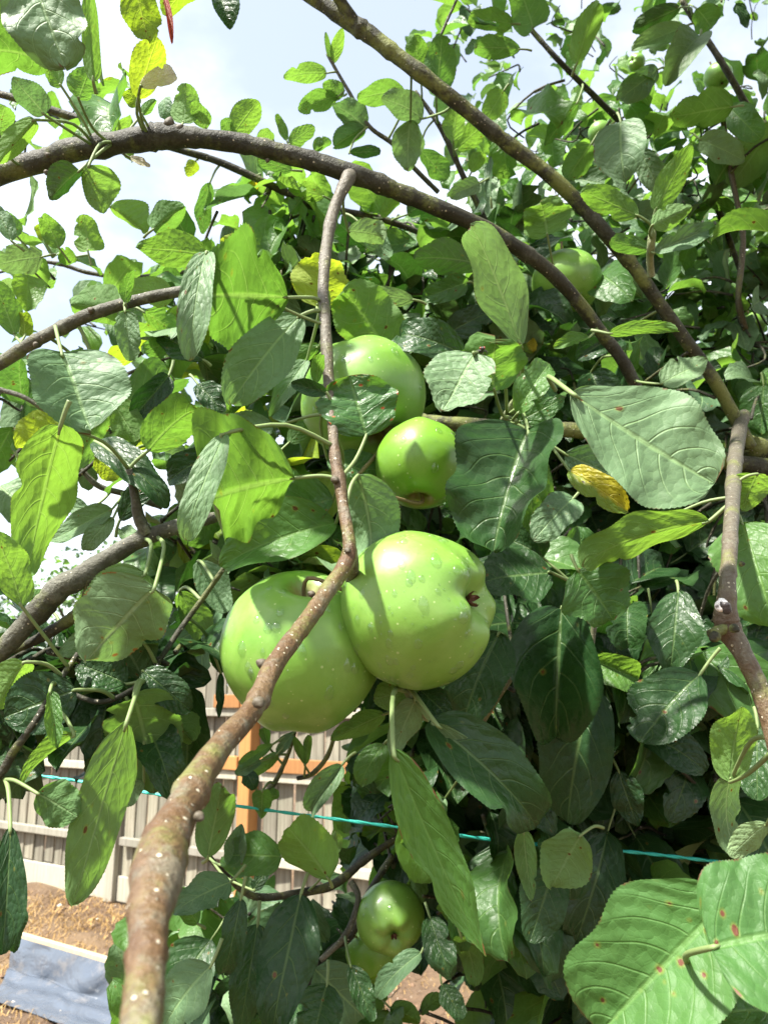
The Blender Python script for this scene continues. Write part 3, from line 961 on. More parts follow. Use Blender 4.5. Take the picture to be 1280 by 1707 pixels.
T = '''
# tile A, upper left
40 -80 108 112 128 .40 G T label=large_grey_green_leaf_with_a_brown_tip_hanging_in_the_top_corner b=25 f=6
70 103 -60 95 82 .45 B U
22 45 -22 0 44 .5 B U
156 136 153 -28 32 .52 B U b=12
132 166 150 117 50 .55 M U
103 144 74 107 30 .58 B U
76 192 22 128 48 .55 P U
0 226 10 177 42 .56 M U
60 200 0 270 38 .55 B U b=50
222 -35 247 67 58 .50 Y U label=yellowing_leaf_with_brown_specks_and_a_dark_tip
335 -30 283 28 44 .50 Y U
270 -12 287 74 10 .49 R T r=0 label=narrow_dried_red_leaf_tip
231 166 264 62 54 .56 Y U r=5 label=yellow_green_leaf_with_brown_specks_against_the_sky
234 146 294 124 30 .55 W U label=bleached_white_leaf_above_the_main_branch
229 178 214 148 28 .58 Y U
163 146 196 134 14 .9 Y U
237 191 261 167 16 .62 B U
364 -8 384 50 42 .62 D T at=365,-40,.7
305 206 310 138 46 .64 M U
345 216 322 168 30 .65 M U
389 224 431 167 46 .66 B U
388 228 372 198 26 .66 M U
134 284 83 331 44 .58 D U b=40
149 275 173 356 60 .57 M U r=8
183 344 246 389 42 .72 B U
147 418 139 357 44 .72 B U r=5
99 413 70 360 36 .72 B U
75 402 68 372 22 .74 Y U
255 383 308 344 46 .70 M U
346 426 226 412 58 .52 B U
351 303 338 390 28 .86 M U r=35 at=366,276,.86
327 268 312 294 22 .86 Y U at=330,266,.85
433 298 409 322 22 .9 O U at=430,292,.87
20 402 -8 345 30 .7 P T
72 428 -8 442 50 .72 P U
128 428 98 432 28 .8 B U
30 395 6 352 24 .75 M U
215 262 250 278 12 .62 W U
# tile B, top centre
551 102 543 53 10 .86 M U at=550,100,.86
556 106 571 47 20 .86 B U at=552,104,.86
545 122 474 131 30 .86 M U b=45 at=562,120,.86
565 160 497 184 34 .86 M U at=574,150,.86
573 160 538 138 30 .86 M U at=578,156,.86
609 212 555 174 44 .86 P U at=615,210,.86
609 213 557 245 34 .86 M U at=616,212,.86
676 153 596 165 38 .84 M U b=40
704 198 636 162 46 .80 P U
684 199 680 284 50 .80 P U r=10 label=pale_veined_leaf_underside_hanging_against_the_sky
582 255 635 252 20 .85 D U
727 162 736 58 52 .85 M U
700 120 690 58 36 .87 B U
755 236 764 168 38 .88 M U
479 236 461 189 15 .80 B U
482 241 525 211 28 .80 M U
524 252 552 234 20 .8 M U
457 236 430 222 26 .8 M U
488 284 430 268 24 .72 M U
541 328 481 314 28 .84 B U
505 330 483 356 22 .84 M U
636 364 673 321 24 .88 B U
678 358 727 338 28 .88 D U
855 40 779 33 34 .9 M U
868 82 793 80 36 .88 M U
785 288 806 254 24 .88 B U
818 332 818 260 13 .84 G T r=50
800 305 748 328 30 .84 G T
580 385 640 400 40 .7 P U
600 372 650 430 36 .72 P U
# the long pale leaf under the main branch
868 578 784 376 78 .50 P U r=12 b=20 at=862,655,.56 label=long_pale_leaf_underside_hanging_below_the_main_branch
# tile C, upper right
888 48 858 -28 64 .92 M U
960 108 998 3 40 .9 M U
1135 12 1054 50 34 1.0 D U
1160 14 1186 48 44 1.0 M U
1142 44 1052 84 34 .98 P T
1166 60 1108 144 52 .96 G T
1096 116 1028 168 42 .98 G T
1222 178 1118 192 56 .80 B U r=8 label=bright_leaf_underside_near_the_right_edge
1218 182 1268 232 46 .85 M T
1034 203 1042 304 86 .84 G T r=6
1066 250 1100 320 42 .86 G T
1091 352 1153 240 44 .68 B U r=5 label=upright_bright_leaf_on_a_spur_shoot
1064 360 968 320 46 .67 B U r=8 label=bright_leaf_spreading_left_from_a_spur_shoot
1086 376 1153 344 38 .66 M U
1090 422 1188 382 36 .68 G T
1302 394 1183 406 28 .66 B U r=25
912 393 900 337 80 .74 B U r=0 at=925,470,.78 sh=.5,.5 label=round_bright_yellow_green_leaf_behind_the_main_branch
1082 416 1016 402 32 .7 M U
962 170 908 242 32 .98 M U
1165 232 1240 268 46 .95 P T
985 240 945 300 44 .98 M U
760 250 812 205 38 .93 B U
700 250 745 300 36 .92 M U
840 150 810 200 40 .94 M U
# tile D, left middle
26 560 -10 466 44 .60 B U at=45,578,.562
42 560 38 520 26 .6 Y U
103 588 152 718 152 .47 G T r=-6 b=20 sh=.42,.5 at=96,560,.553 label=broad_grey_green_leaf_with_a_browned_tip_hanging_left_of_the_fruit
209 518 216 602 40 .53 P T r=10 at=209,506,.55
210 507 226 450 20 .53 B U r=30 at=209,506,.55
# folded backlit leaf upper left of the hanging twig
480 496 346 492 186 .505 B U r=-4 b=10 f=4 sh=.66,.32 d2=.49 at=538,503,.54 label=large_glowing_leaf_with_brown_holes_left_of_the_hanging_twig
345 420 316 602 52 .485 G T r=20 sh=.5,.5
400 470 372 395 60 .50 Y U
500 527 384 674 92 .52 P T r=10 at=540,520,.53
456 712 348 722 60 .54 G T r=2 at=548,690,.487
# big backlit leaf left of the fruit
492 797 350 832 214 .455 B U r=-5 b=20 f=13 sh=.70,.32 d2=.44 at=565,799,.458 label=very_large_bright_leaf_underside_left_of_the_pair_of_apples
376 722 312 902 52 .432 P T r=15 sh=.5,.5
102 708 46 966 100 .43 B U r=-8 sh=.5,.7 label=long_glowing_leaf_with_brown_specks_at_the_left_edge
104 712 28 748 74 .46 Y U
165 690 128 785 52 .56 M U
180 660 230 735 56 .6 B U
247 752 333 690 76 .50 B U r=10 label=bright_toothed_leaf_beside_the_broad_grey_one
158 736 280 848 54 .52 D T r=25 b=50
160 760 196 800 36 .54 Y U
265 745 314 790 24 .56 P U r=40
368 752 280 806 48 .58 D T
290 492 204 478 46 .62 B U
196 520 118 508 68 .66 M U
282 626 218 702 46 .62 D T
340 600 270 560 46 .7 D T
300 570 240 590 42 .72 M U
330 640 372 690 40 .66 D T
240 520 290 560 40 .7 B U
150 850 85 842 32 .7 G T
188 848 80 902 40 .68 P T
190 862 140 918 36 .68 G T
200 868 258 800 40 .62 D T
# tile E, round the apples
528 512 541 424 92 .60 Y U r=5 sh=.45,.5 at=541,505,.54 label=yellow_green_leaf_with_an_orange_spot_behind_the_hanging_twig
648 588 572 484 104 .60 B U r=10 sh=.5,.5 label=large_green_leaf_behind_the_top_of_the_rear_apple
775 592 668 562 64 .55 D T r=8
793 588 736 684 104 .45 G T r=-8 b=16 sh=.4,.62 at=845,690,.57 label=blue_grey_leaf_right_of_the_rear_apple
824 652 826 572 118 .47 B U r=12 sh=.42,.4 at=850,695,.575 label=broad_leaf_underside_beside_the_blue_grey_leaf
806 640 738 682 44 .52 D T
512 600 452 694 34 .60 G T
534 575 432 634 36 .60 B U
610 727 583 626 130 .485 S T r=5 b=22 sh=.42,.42 at=567,797,.458 label=dark_wrinkled_leaf_with_red_spots_in_front_of_the_rear_apple
545 655 486 640 26 .488 D T
528 640 536 590 22 .50 B U
880 718 822 920 158 .50 D T r=-6 b=24 sh=.45,.52 at=848,692,.575 label=broad_dark_leaf_right_of_the_small_rear_apple
880 725 890 892 76 .55 B U r=12
556 832 466 858 78 .53 S T r=8
597 792 614 926 90 .465 P U r=8 sh=.45,.45 at=575,850,.448 label=curled_olive_leaf_underside_above_the_front_apple
546 765 636 802 58 .54 M T
560 872 368 945 96 .52 M T r=8 label=glossy_green_leaf_behind_the_left_apple
480 740 515 700 30 .58 M U
800 440 690 432 54 .80 D U
780 470 700 500 40 .82 M T
690 500 590 492 34 .74 P U
740 560 820 520 46 .84 D T
# tile F, right middle
952 655 1190 806 168 .41 G T r=18 b=-14 sh=.62,.42 f=8 d2=.40 at=925,650,.5 label=large_grey_green_leaf_with_pale_edges_right_of_the_fruit
948 784 1046 852 50 .52 O T r=10 label=yellow_leaf_with_black_spots
862 690 916 606 50 .52 M T b=60 wv=.1 at=860,700,.575
862 704 941 664 42 .53 M T at=860,705,.575
940 756 1046 802 58 .58 G T
956 830 888 902 62 .57 G T
1014 556 1130 552 24 .62 B U r=15
982 562 922 580 22 .7 B T
1272 640 1268 725 70 .88 M T
1310 700 1252 780 66 .86 M U
1262 790 1235 850 60 .56 B U
1100 640 1178 598 48 .7 P T
868 560 888 588 26 .9 O T label=small_yellow_leaf_in_the_foliage
985 620 1010 690 60 .78 D T
1030 560 960 600 52 .8 D T
# tile G, lower left
258 980 144 1102 138 .445 Q U r=5 b=15 sh=.42,.5 at=262,895,.512 label=round_pale_leaf_underside_with_a_brown_streak_below_the_left_branch
243 955 138 1048 90 .46 P U r=8 sh=.45,.5 at=240,897,.512
204 1050 98 1092 46 .50 P U
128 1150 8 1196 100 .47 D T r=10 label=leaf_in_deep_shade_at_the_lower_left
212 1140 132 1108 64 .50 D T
238 1118 318 1186 56 .50 D T
84 1152 95 1248 28 .45 M T
224 1160 258 1322 128 .47 M U r=8 at=238,1135,.50
213 1200 122 1508 86 .44 M U r=-6 b=22 sh=.7,.6 at=240,1136,.50 label=long_drooping_leaf_in_front_of_the_fence
62 1322 130 1362 72 .44 M U at=8,1300,.46
18 1378 4 1592 52 .43 D T at=10,1300,.46 label=dark_glossy_leaf_hanging_at_the_left_edge
25 1500 22 1588 34 .47 D T
240 1302 186 1345 38 .5 P T
266 1183 322 1236 58 .54 B U
124 1224 38 1312 26 .45 B U r=35
42 1104 -6 1182 54 .46 B U
38 1012 -6 886 60 .46 B U
80 1012 42 990 34 .52 B U
330 935 380 1020 52 .60 P T
300 985 352 1080 46 .6 M U
368 1122 365 1197 14 .6 D T
# below the apples
655 1248 808 1594 80 .40 C T r=8 b=-16 sh=.62,.9 d2=.40 at=678,1152,.5 label=long_drooping_leaf_with_a_rust_red_edge_below_the_front_apple
718 1204 892 1380 108 .47 D T r=12 sh=.45,.6 at=690,1165,.503 label=dark_folded_leaf_below_the_front_apple
726 1205 878 1356 30 .455 P U r=20
702 1150 622 1166 48 .50 M U
692 1166 652 1264 48 .49 P U
700 1150 750 1198 46 .50 D T
832 1055 768 1218 94 .57 D T r=5 label=dark_wet_leaf_behind_the_front_apple
642 1190 551 1232 38 .52 B U
640 1240 600 1310 44 .56 M T
# tile I, dark side right
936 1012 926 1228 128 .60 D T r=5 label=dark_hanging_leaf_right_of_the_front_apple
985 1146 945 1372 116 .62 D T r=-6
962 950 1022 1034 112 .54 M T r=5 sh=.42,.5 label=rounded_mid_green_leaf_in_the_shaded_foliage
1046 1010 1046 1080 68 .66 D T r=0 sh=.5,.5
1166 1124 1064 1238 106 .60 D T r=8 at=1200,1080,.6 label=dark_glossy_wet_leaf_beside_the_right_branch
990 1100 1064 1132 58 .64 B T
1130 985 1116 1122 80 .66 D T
1182 868 970 946 62 .52 B U r=22 b=30 label=bright_leaf_above_the_shaded_foliage
1100 870 1010 930 46 .55 P U
920 955 803 972 90 .56 D T r=10
1236 872 1292 1048 124 .50 M T r=6 label=wide_green_leaf_behind_the_right_branch
1216 1304 1236 1177 70 .46 B U r=8 at=1290,1250,.4 label=bright_upright_leaf_beside_the_right_branch
1278 1372 1216 1428 40 .45 P U
1222 1290 1228 1428 46 .46 P U r=15
1262 1210 1262 1335 62 .50 D T
968 1392 918 1480 84 .58 M U r=12 at=1005,1380,.6
1030 1284 1062 1378 52 .66 D T
872 1384 886 1502 36 .56 M U
926 1440 882 1572 74 .62 D T
1010 1270 950 1290 40 .68 D T
905 930 840 900 50 .62 D T
830 940 790 1000 40 .6 D T
1100 1270 1040 1300 46 .68 D T
# big blurred leaves lower right
1212 1502 1000 1722 212 .315 L T r=4 b=14 sh=.37,.36 d2=.32 wv=.02 at=1230,1488,.33 label=big_pale_leaf_with_purple_spots_in_the_lower_right
1184 1580 1420 1530 236 .28 L T r=10 b=24 wv=.08 sh=.30,.45 d2=.275 at=1150,1612,.32 label=big_crinkled_leaf_with_orange_spots_at_the_lower_right_edge
1310 1690 1162 1700 92 .315 S T
# bottom centre
502 1490 455 1716 96 .60 D T r=8 label=dark_hanging_leaf_left_of_the_bottom_apples
548 1466 480 1378 80 .60 B U r=6 sh=.4,.6
559 1426 560 1386 20 .7 M U
570 1275 519 1352 38 .64 G T
470 1428 372 1428 68 .62 M T
702 1588 628 1664 38 .68 P T
584 1608 619 1702 36 .7 D T
545 1640 520 1745 78 .62 D T
716 1528 752 1632 50 .68 D T
768 1560 790 1645 42 .66 B U
742 1330 693 1372 40 .7 G T
736 1640 770 1700 36 .72 D T
456 1240 397 1276 20 .72 M T
438 1268 392 1290 20 .72 G T
463 1256 420 1294 20 .72 B U
409 1285 425 1316 26 .72 D T
438 1318 436 1366 32 .7 B U
446 1328 466 1327 20 .72 B U
488 1224 462 1258 20 .73 G T
508 1276 490 1230 15 .73 B U
509 1276 516 1226 15 .73 B U
448 1245 440 1212 18 .73 B U
388 1446 403 1374 36 .62 G T
346 1432 370 1314 62 .52 M U
422 1484 448 1447 22 .64 D T
352 1610 272 1720 80 .55 P T r=10
402 1498 374 1622 42 .58 D T b=70
385 1470 290 1522 54 .60 G T
430 1540 400 1722 62 .60 D T
330 1540 285 1500 40 .6 M T
650 1680 700 1705 30 .8 B T
700 1690 740 1660 24 .8 B T
600 1560 560 1500 36 .8 D T
'''
for line in T.strip().splitlines():
    line = line.strip()
    if not line or line.startswith('#'):
        continue
    tk = line.split()
    kw = {}
    for t in tk[8:]:
        k, v = t.split('=')
        if k == 'label':
            kw[k] = v.replace('_', ' ')
        elif k in ('at', 'sh'):
            kw[k] = tuple(float(q) for q in v.split(','))
        else:
            kw[k] = float(v)
    leaf(*[float(q) for q in tk[:6]], tk[6], tk[7], **kw)
print('traced leaves', N_LEAF)

# ------------------------------------------------------------------ foliage mass of the crown
TPL = []
for k in range(28):
    rr = random.Random(500 + k)
    vs, fs, uv = blade(1.0, rr.uniform(0.48, 0.76), 10, 4, R(rr.uniform(5, 85)), R(rr.uniform(3, 42)), rr.uniform(-.14, .16), rr.uniform(.03, .12), 900 + k, 0.02, 0, rr.uniform(.44, .7), rr.uniform(.48, .8))
    TPL.append((np.array([tuple(v) for v in vs]), np.array(fs), np.array(uv)))

LEAVES = []      # (pos, M3 rows, size, template, mat index, rnd)
TW = ([], [])
KM = ['D', 'M', 'B', 'G', 'P', 'Y']


# keep the far fruit and the string in view: no leaf of the mass grows in front of them
HOLD = [(945, 470, 50, .90), (651, 1532, 70, .80), (622, 1588, 62, .84), (1060, 104, 20, 1.25), (1196, 128, 26, 1.3), (1256, 540, 22, 1.25), (1000, 222, 22, 1.25)]
HOLD += [(x, 1351 + (x - 450) * .13, 26, .76) for x in range(460, 640, 22)] + [(x, 1420 + (x - 1050) * .11, 24, .74) for x in range(970, 1240, 22)]
HOLD += [(722, 1660, 38, 3.2), (775, 1692, 38, 3.2), (680, 1690, 30, 3.2), (935, 1600, 26, 3.2), (905, 1690, 24, 3.2)]
HOLD += [(x, y, 40, 1.1) for x in (410, 450, 490, 530) for y in (1180, 1240, 1300, 1360, 1410)]


def held(L):
    p, (x, dd, n), s = L[:3]
    for q in (p, p + dd * s * .5, p + dd * s):
        X, Y, D = project(q)
        for hx, hy, hr, hd in HOLD:
            if D < hd and (X - hx) ** 2 + (Y - hy) ** 2 < hr * hr:
                return True
    return False


def cluster(c, nl, mats, size, face, drop, twig=True):
    ax = Vector((random.gauss(0, .6), random.gauss(-.3, .5), random.gauss(.2, .5))).normalized()
    start = len(LEAVES)
    a0 = random.uniform(0, 6.28)
    e1 = ax.orthogonal().normalized()
    e2 = ax.cross(e1)
    for k in range(nl):
        a = a0 + k * 2.4
        rad = e1 * math.cos(a) + e2 * math.sin(a)
        p = c - ax * 0.012 * k + rad * random.uniform(.008, .02)
        d = (rad * random.uniform(.6, 1) + ax * random.uniform(.1, .6) + Vector((0, 0, -drop * random.uniform(.4, 1.4)))).normalized()
        n = face + Vector((random.gauss(0, .42), random.gauss(0, .42), random.gauss(0, .3)))
        n = (n - d * n.dot(d))
        if n.length < 1e-3:
            continue
        n.normalize()
        x = d.cross(n)
        s = size * random.uniform(.7, 1.25) * (1 - .06 * k if k > 3 else 1)
        LF = (p, (x, d, n), s, random.randrange(len(TPL)), random.choice(mats), random.random())
        if not held(LF):
            LEAVES.append(LF)
    if twig and len(LEAVES) - start >= 3:
        dist, _, q = nearest_branch(c)
        L = random.uniform(.05, .11)
        to = (q - c) if dist < .5 else Vector((random.gauss(.3, .3), random.gauss(.5, .3), random.gauss(-.1, .3)))
        to = to.normalized()
        L = min(L, max(dist, .03))
        e = c + to * L - Vector((0, 0, .012))
        pts = catmull([c + ax * .012, c - ax * .02 + to * .008, c - ax * .015 + to * L * .6, e], 3)
        tube(pts, [.0010 + .0009 * k / 9 for k in range(len(pts))], 5, vs=TW[0], fs=TW[1])


# (polygon in photo pixels, clusters, depth from-to, material mix, leaf length, facing, droop)
upf = Vector((-.1, -.25, .9))
lit = Vector((-.2, -.62, .68))
outf = Vector((-.1, -.75, .55))
sky_top = [(690, -60), (1000, -160), (1420, -160), (1420, 460), (760, 460), (700, 330), (760, 230), (690, 90)]
REG = [
    (sky_top, 78, (1.2, 2.6), 'MMGDGB', .056, lit, .35),
    ([(860, 200), (1420, 150), (1420, 620), (760, 620), (640, 470), (720, 380)], 165, (1.0, 2.3), 'MMGMGM', .060, lit, .4),
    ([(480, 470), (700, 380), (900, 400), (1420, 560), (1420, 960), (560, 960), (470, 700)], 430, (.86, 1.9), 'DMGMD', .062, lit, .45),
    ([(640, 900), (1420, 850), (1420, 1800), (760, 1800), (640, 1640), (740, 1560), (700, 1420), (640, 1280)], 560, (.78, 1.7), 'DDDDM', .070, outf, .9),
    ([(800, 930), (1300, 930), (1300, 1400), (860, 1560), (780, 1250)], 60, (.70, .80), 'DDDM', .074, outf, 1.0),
    ([(280, 1520), (560, 1500), (690, 1560), (600, 1760), (250, 1800)], 34, (.72, 1.05), 'DMG', .066, outf, .9),
    ([(600, 1240), (720, 1230), (760, 1420), (640, 1440), (590, 1330)], 26, (.72, 1.1), 'DMB', .060, outf, .7),
    ([(170, 560), (330, 500), (560, 520), (580, 900), (420, 1000), (330, 860), (230, 790)], 34, (.72, 1.3), 'MMGBY', .064, upf, .5),
    ([(110, 470), (400, 400), (560, 440), (560, 600), (180, 600)], 22, (.8, 1.3), 'MBDG', .060, upf, .4),
    ([(300, 880), (580, 880), (540, 1040), (330, 1020)], 30, (.72, 1.2), 'DMG', .064, upf, .6),
    ([(-60, 150), (210, 150), (120, 230), (-60, 330)], 3, (.75, 1.0), 'BMP', .058, upf, .4),
    ([(-80, 380), (180, 440), (90, 540), (-80, 520)], 4, (.8, 1.1), 'BMP', .055, upf, .4),
    ([(380, 260), (640, 330), (760, 400), (500, 440)], 8, (.85, 1.1), 'BMP', .055, upf, .4),
    ([(30, 620), (220, 640), (130, 800), (20, 760)], 7, (.62, .9), 'BMG', .058, upf, .5),
    ([(-40, 1090), (320, 1090), (320, 1170), (-40, 1220)], 13, (.52, .62), 'D', .055, upf, .6),
    # deep inside the crown
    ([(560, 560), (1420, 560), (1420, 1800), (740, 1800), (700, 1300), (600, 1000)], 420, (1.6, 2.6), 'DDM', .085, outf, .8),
    # crown outside the frame, to the right and above
    ([(1320, -500), (2200, -500), (2200, 1900), (1320, 1900)], 260, (.9, 2.4), 'DMG', .07, upf, .5),
    ([(900, -520), (1420, -520), (1420, -160), (950, -160)], 36, (1.3, 2.4), 'DMG', .07, upf, .4),
]
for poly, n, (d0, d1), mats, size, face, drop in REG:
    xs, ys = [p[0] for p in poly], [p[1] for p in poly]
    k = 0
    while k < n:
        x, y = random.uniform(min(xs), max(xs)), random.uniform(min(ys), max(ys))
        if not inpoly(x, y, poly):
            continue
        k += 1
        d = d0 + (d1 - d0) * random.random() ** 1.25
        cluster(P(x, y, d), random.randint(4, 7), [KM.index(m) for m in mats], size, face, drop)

# unseen leaf clusters added above the frame to shade the lower right
for k in range(150):
    cluster(CAM + Vector((random.uniform(.08, 1.1), random.uniform(.05, .74), random.uniform(.68, 1.15))), random.randint(5, 7), [0, 0, 1], .07, upf, .4)
# which of these show: nearest first, coarse cover of the frame
order = sorted(range(len(LEAVES)), key=lambda i: (LEAVES[i][0] - CAM).dot(FWD))
cover = np.zeros((108, 82), dtype=np.int32)
cand = []
for i in order:
    p, (x, dd, n), s, t, m, r_ = LEAVES[i]
    c = p + dd * s * 0.5
    X, Y, D = project(c)
    if D < 0.3 or not (0 < X < 1280 and 0 < Y < 1707):
        continue
    gx, gy = int(X / 16), int(Y / 16)
    vis = cover[gy, gx] == 0
    area = (s * F / D) ** 2 * 0.5 * max(0.15, abs(n.dot((CAM - c).normalized())))
    if vis:
        cand.append((area, i))
    rad = max(1, int(s * F / D * 0.28 / 16))
    cover[max(0, gy - rad):gy + rad + 1, max(0, gx - rad):gx + rad + 1] += 1
cand.sort(reverse=True)
NUM_PART = max(0, 298 - N_LEAF)
single = {i for _, i in cand[:NUM_PART]}
print('mass leaves', len(LEAVES), 'as parts', len(single))
for i in single:
    p, (x, dd, n), s, t, m, r_ = LEAVES[i]
    rs = random.Random(i)
    L = s
    vs, fs, uv = blade(L, L * rs.uniform(.52, .68), 24, 8, R(rs.uniform(5, 75)), R(rs.uniform(3, 34)), 0.0, rs.uniform(.02, .09), i, 0.014, 0, rs.uniform(.44, .68), rs.uniform(.48, .8))
    M = Matrix.Translation(p) @ Matrix((x, dd, n)).transposed().to_4x4()
    b0 = len(vs)
    tv, tf = tube([Vector((0, .05 * L, 0)), Vector((0, -.01, -.001)), Vector((0, -.024, .002))], [.0006, .0009, .0011], 5)
    nb = len(fs)
    vs += tv
    fs += [tuple(b0 + k for k in ff) for ff in tf]
    uv += [(0.5, 0)] * len(tv)
    mesh_obj('leaf', vs, fs, [LM[KM[m]], PET], tree, M, mi=[0] * nb + [1] * len(tf), uv=uv, rnd=[r_] * len(vs))


def build_stuff(leaves, name, parent, label=None):
    V, Fc, UV, MI, RN = [], [], [], [], []
    off = 0
    for (p, (x, dd, n), s, t, m, r_) in leaves:
        tv, tf, tu = TPL[t]
        B = np.array([tuple(x), tuple(dd), tuple(n)])
        V.append(tv @ B * s + np.array(tuple(p)))
        Fc.append(tf + off)
        UV.append(tu)
        MI.append(np.full(len(tf), m))
        RN.append(np.full(len(tv), r_))
        off += len(tv)
    V, Fc, UV, MI, RN = map(np.concatenate, (V, Fc, UV, MI, RN))
    me = bpy.data.meshes.new(name)
    me.vertices.add(len(V))
    me.vertices.foreach_set('co', V.astype(np.float32).ravel())
    me.loops.add(len(Fc) * 4)
    me.loops.foreach_set('vertex_index', Fc.astype(np.int32).ravel())
    me.polygons.add(len(Fc))
    me.polygons.foreach_set('loop_start', np.arange(0, len(Fc) * 4, 4, dtype=np.int32))
    me.polygons.foreach_set('loop_total', np.full(len(Fc), 4, dtype=np.int32))
    for k in KM:
        me.materials.append(LM[k])
    me.polygons.foreach_set('material_index', MI.astype(np.int32))
    me.polygons.foreach_set('use_smooth', np.ones(len(Fc), dtype=bool))
    l = me.uv_layers.new(name='UVMap')
    l.data.foreach_set('uv', UV[Fc.ravel()].astype(np.float32).ravel())
    a = me.attributes.new('rnd', 'FLOAT', 'POINT')
    a.data.foreach_set('value', RN.astype(np.float32))
    me.update(calc_edges=True)
    me.validate()
    o = bpy.data.objects.new(name, me)
    place(o, parent, Matrix.Identity(4))
    o['kind'] = 'stuff'
    return o


build_stuff([L for i, L in enumerate(LEAVES) if i not in single], 'foliage', tree)
o = mesh_obj('twigs', TW[0], TW[1], BK['dark'], tree)
o['kind'] = 'stuff'
# trunk and limbs deep inside the crown
tv, tf = tube(catmull([Vector((1.5, 2.1, -.1)), Vector((1.47, 2.08, .6)), Vector((1.4, 2.0, 1.1)), Vector((1.25, 1.8, 1.6)), Vector((1.1, 1.7, 2.2)), Vector((.9, 1.7, 2.8))], 6), [.11 - .0022 * k for k in range(31)], 14, .05)
mesh_obj('trunk', tv, tf, BK['moss'], tree)
for pts in ([Vector((1.4, 2.0, 1.1)), Vector((1.0, 1.5, 1.3)), P(1340, 790, .85)], [Vector((1.25, 1.8, 1.6)), Vector((.9, 1.3, 1.75)), P(1250, 745, .82)],
            [Vector((1.3, 1.9, 1.5)), Vector((.9, 1.5, 1.5)), P(1000, 650, 1.1)], [Vector((1.4, 2.0, 1.2)), Vector((1.0, 1.6, 1.1)), P(1000, 1250, 1.1)]):
    pp = catmull(pts, 8)
    tv, tf = tube(pp, [.032 - .0012 * k for k in range(len(pp))], 10, .05)
    mesh_obj('branch', tv, tf, BK['moss'], tree)

# buds and the pruned stub on the near branches
def bud(px, py, d, r, direction, par, mat=None):
    r *= .78
    bm = bmesh.new()
    bmesh.ops.create_uvsphere(bm, u_segments=10, v_segments=8, radius=1)
    for v in bm.verts:
        t = (v.co.z + 1) / 2
        k = 1.0 - 0.55 * t ** 2
        v.co = Vector((v.co.x * k * r * 1.05, v.co.y * k * r, v.co.z * r * 1.0))
    me = bpy.data.meshes.new('bud')
    bm.to_mesh(me)
    bm.free()
    me.materials.append(mat or BUD)
    me.polygons.foreach_set('use_smooth', [True] * len(me.polygons))
    o = bpy.data.objects.new('bud', me)
    dv = RT * direction[0] + UP * direction[1] - FWD * direction[2]
    place(o, par, Matrix.Translation(P(px, py, d)) @ dv.to_track_quat('Z', 'Y').to_matrix().to_4x4())


for a in ((519, 990, .40, .0026, (-.8, .4, .3)), (436, 1106, .335, .0034, (-.8, .5, .3)), (432, 1172, .298, .0034, (.5, -.3, .8)), (484, 1082, .35, .0020, (.8, -.3, .5)),
          (308, 1306, .247, .0034, (-.9, .4, .2)), (333, 1362, .222, .0022, (.7, -.2, .6)), (540, 462, .548, .0022, (.8, .2, .4)), (534, 502, .535, .0028, (-.7, -.2, .6)), (580, 918, .424, .0028, (.2, -.2, .9)), (559, 800, .452, .0034, (.5, -.2, .8))):
    bud(*a, b_twig)
for a in ((152, 517, .545, .0034, (-.8, .5, .1)), (210, 512, .545, .0028, (.1, -.9, .3)), (60, 575, .555, .003, (-.2, -.8, .4)), (318, 474, .545, .002, (.3, .9, .1))):
    bud(*a, b_l1)
for a in ((283, 205, .6, .006, (.3, .9, .2)), (300, 214, .6, .005, (.7, .6, .2)), (80, 258, .605, .003, (-.5, .6, .4)), (78, 288, .61, .003, (.2, -.9, .3)), (446, 268, .61, .0025, (-.2, -.9, .2))):
    bud(*a, b_main)
for a in ((1190, 1062, .405, .0042, (-.8, -.5, .3)), (1236, 940, .425, .0022, (.9, 0, .3)), (1224, 1048, .405, .0035, (.5, -.3, .8))):
    bud(*a, b_r, BK['moss'])

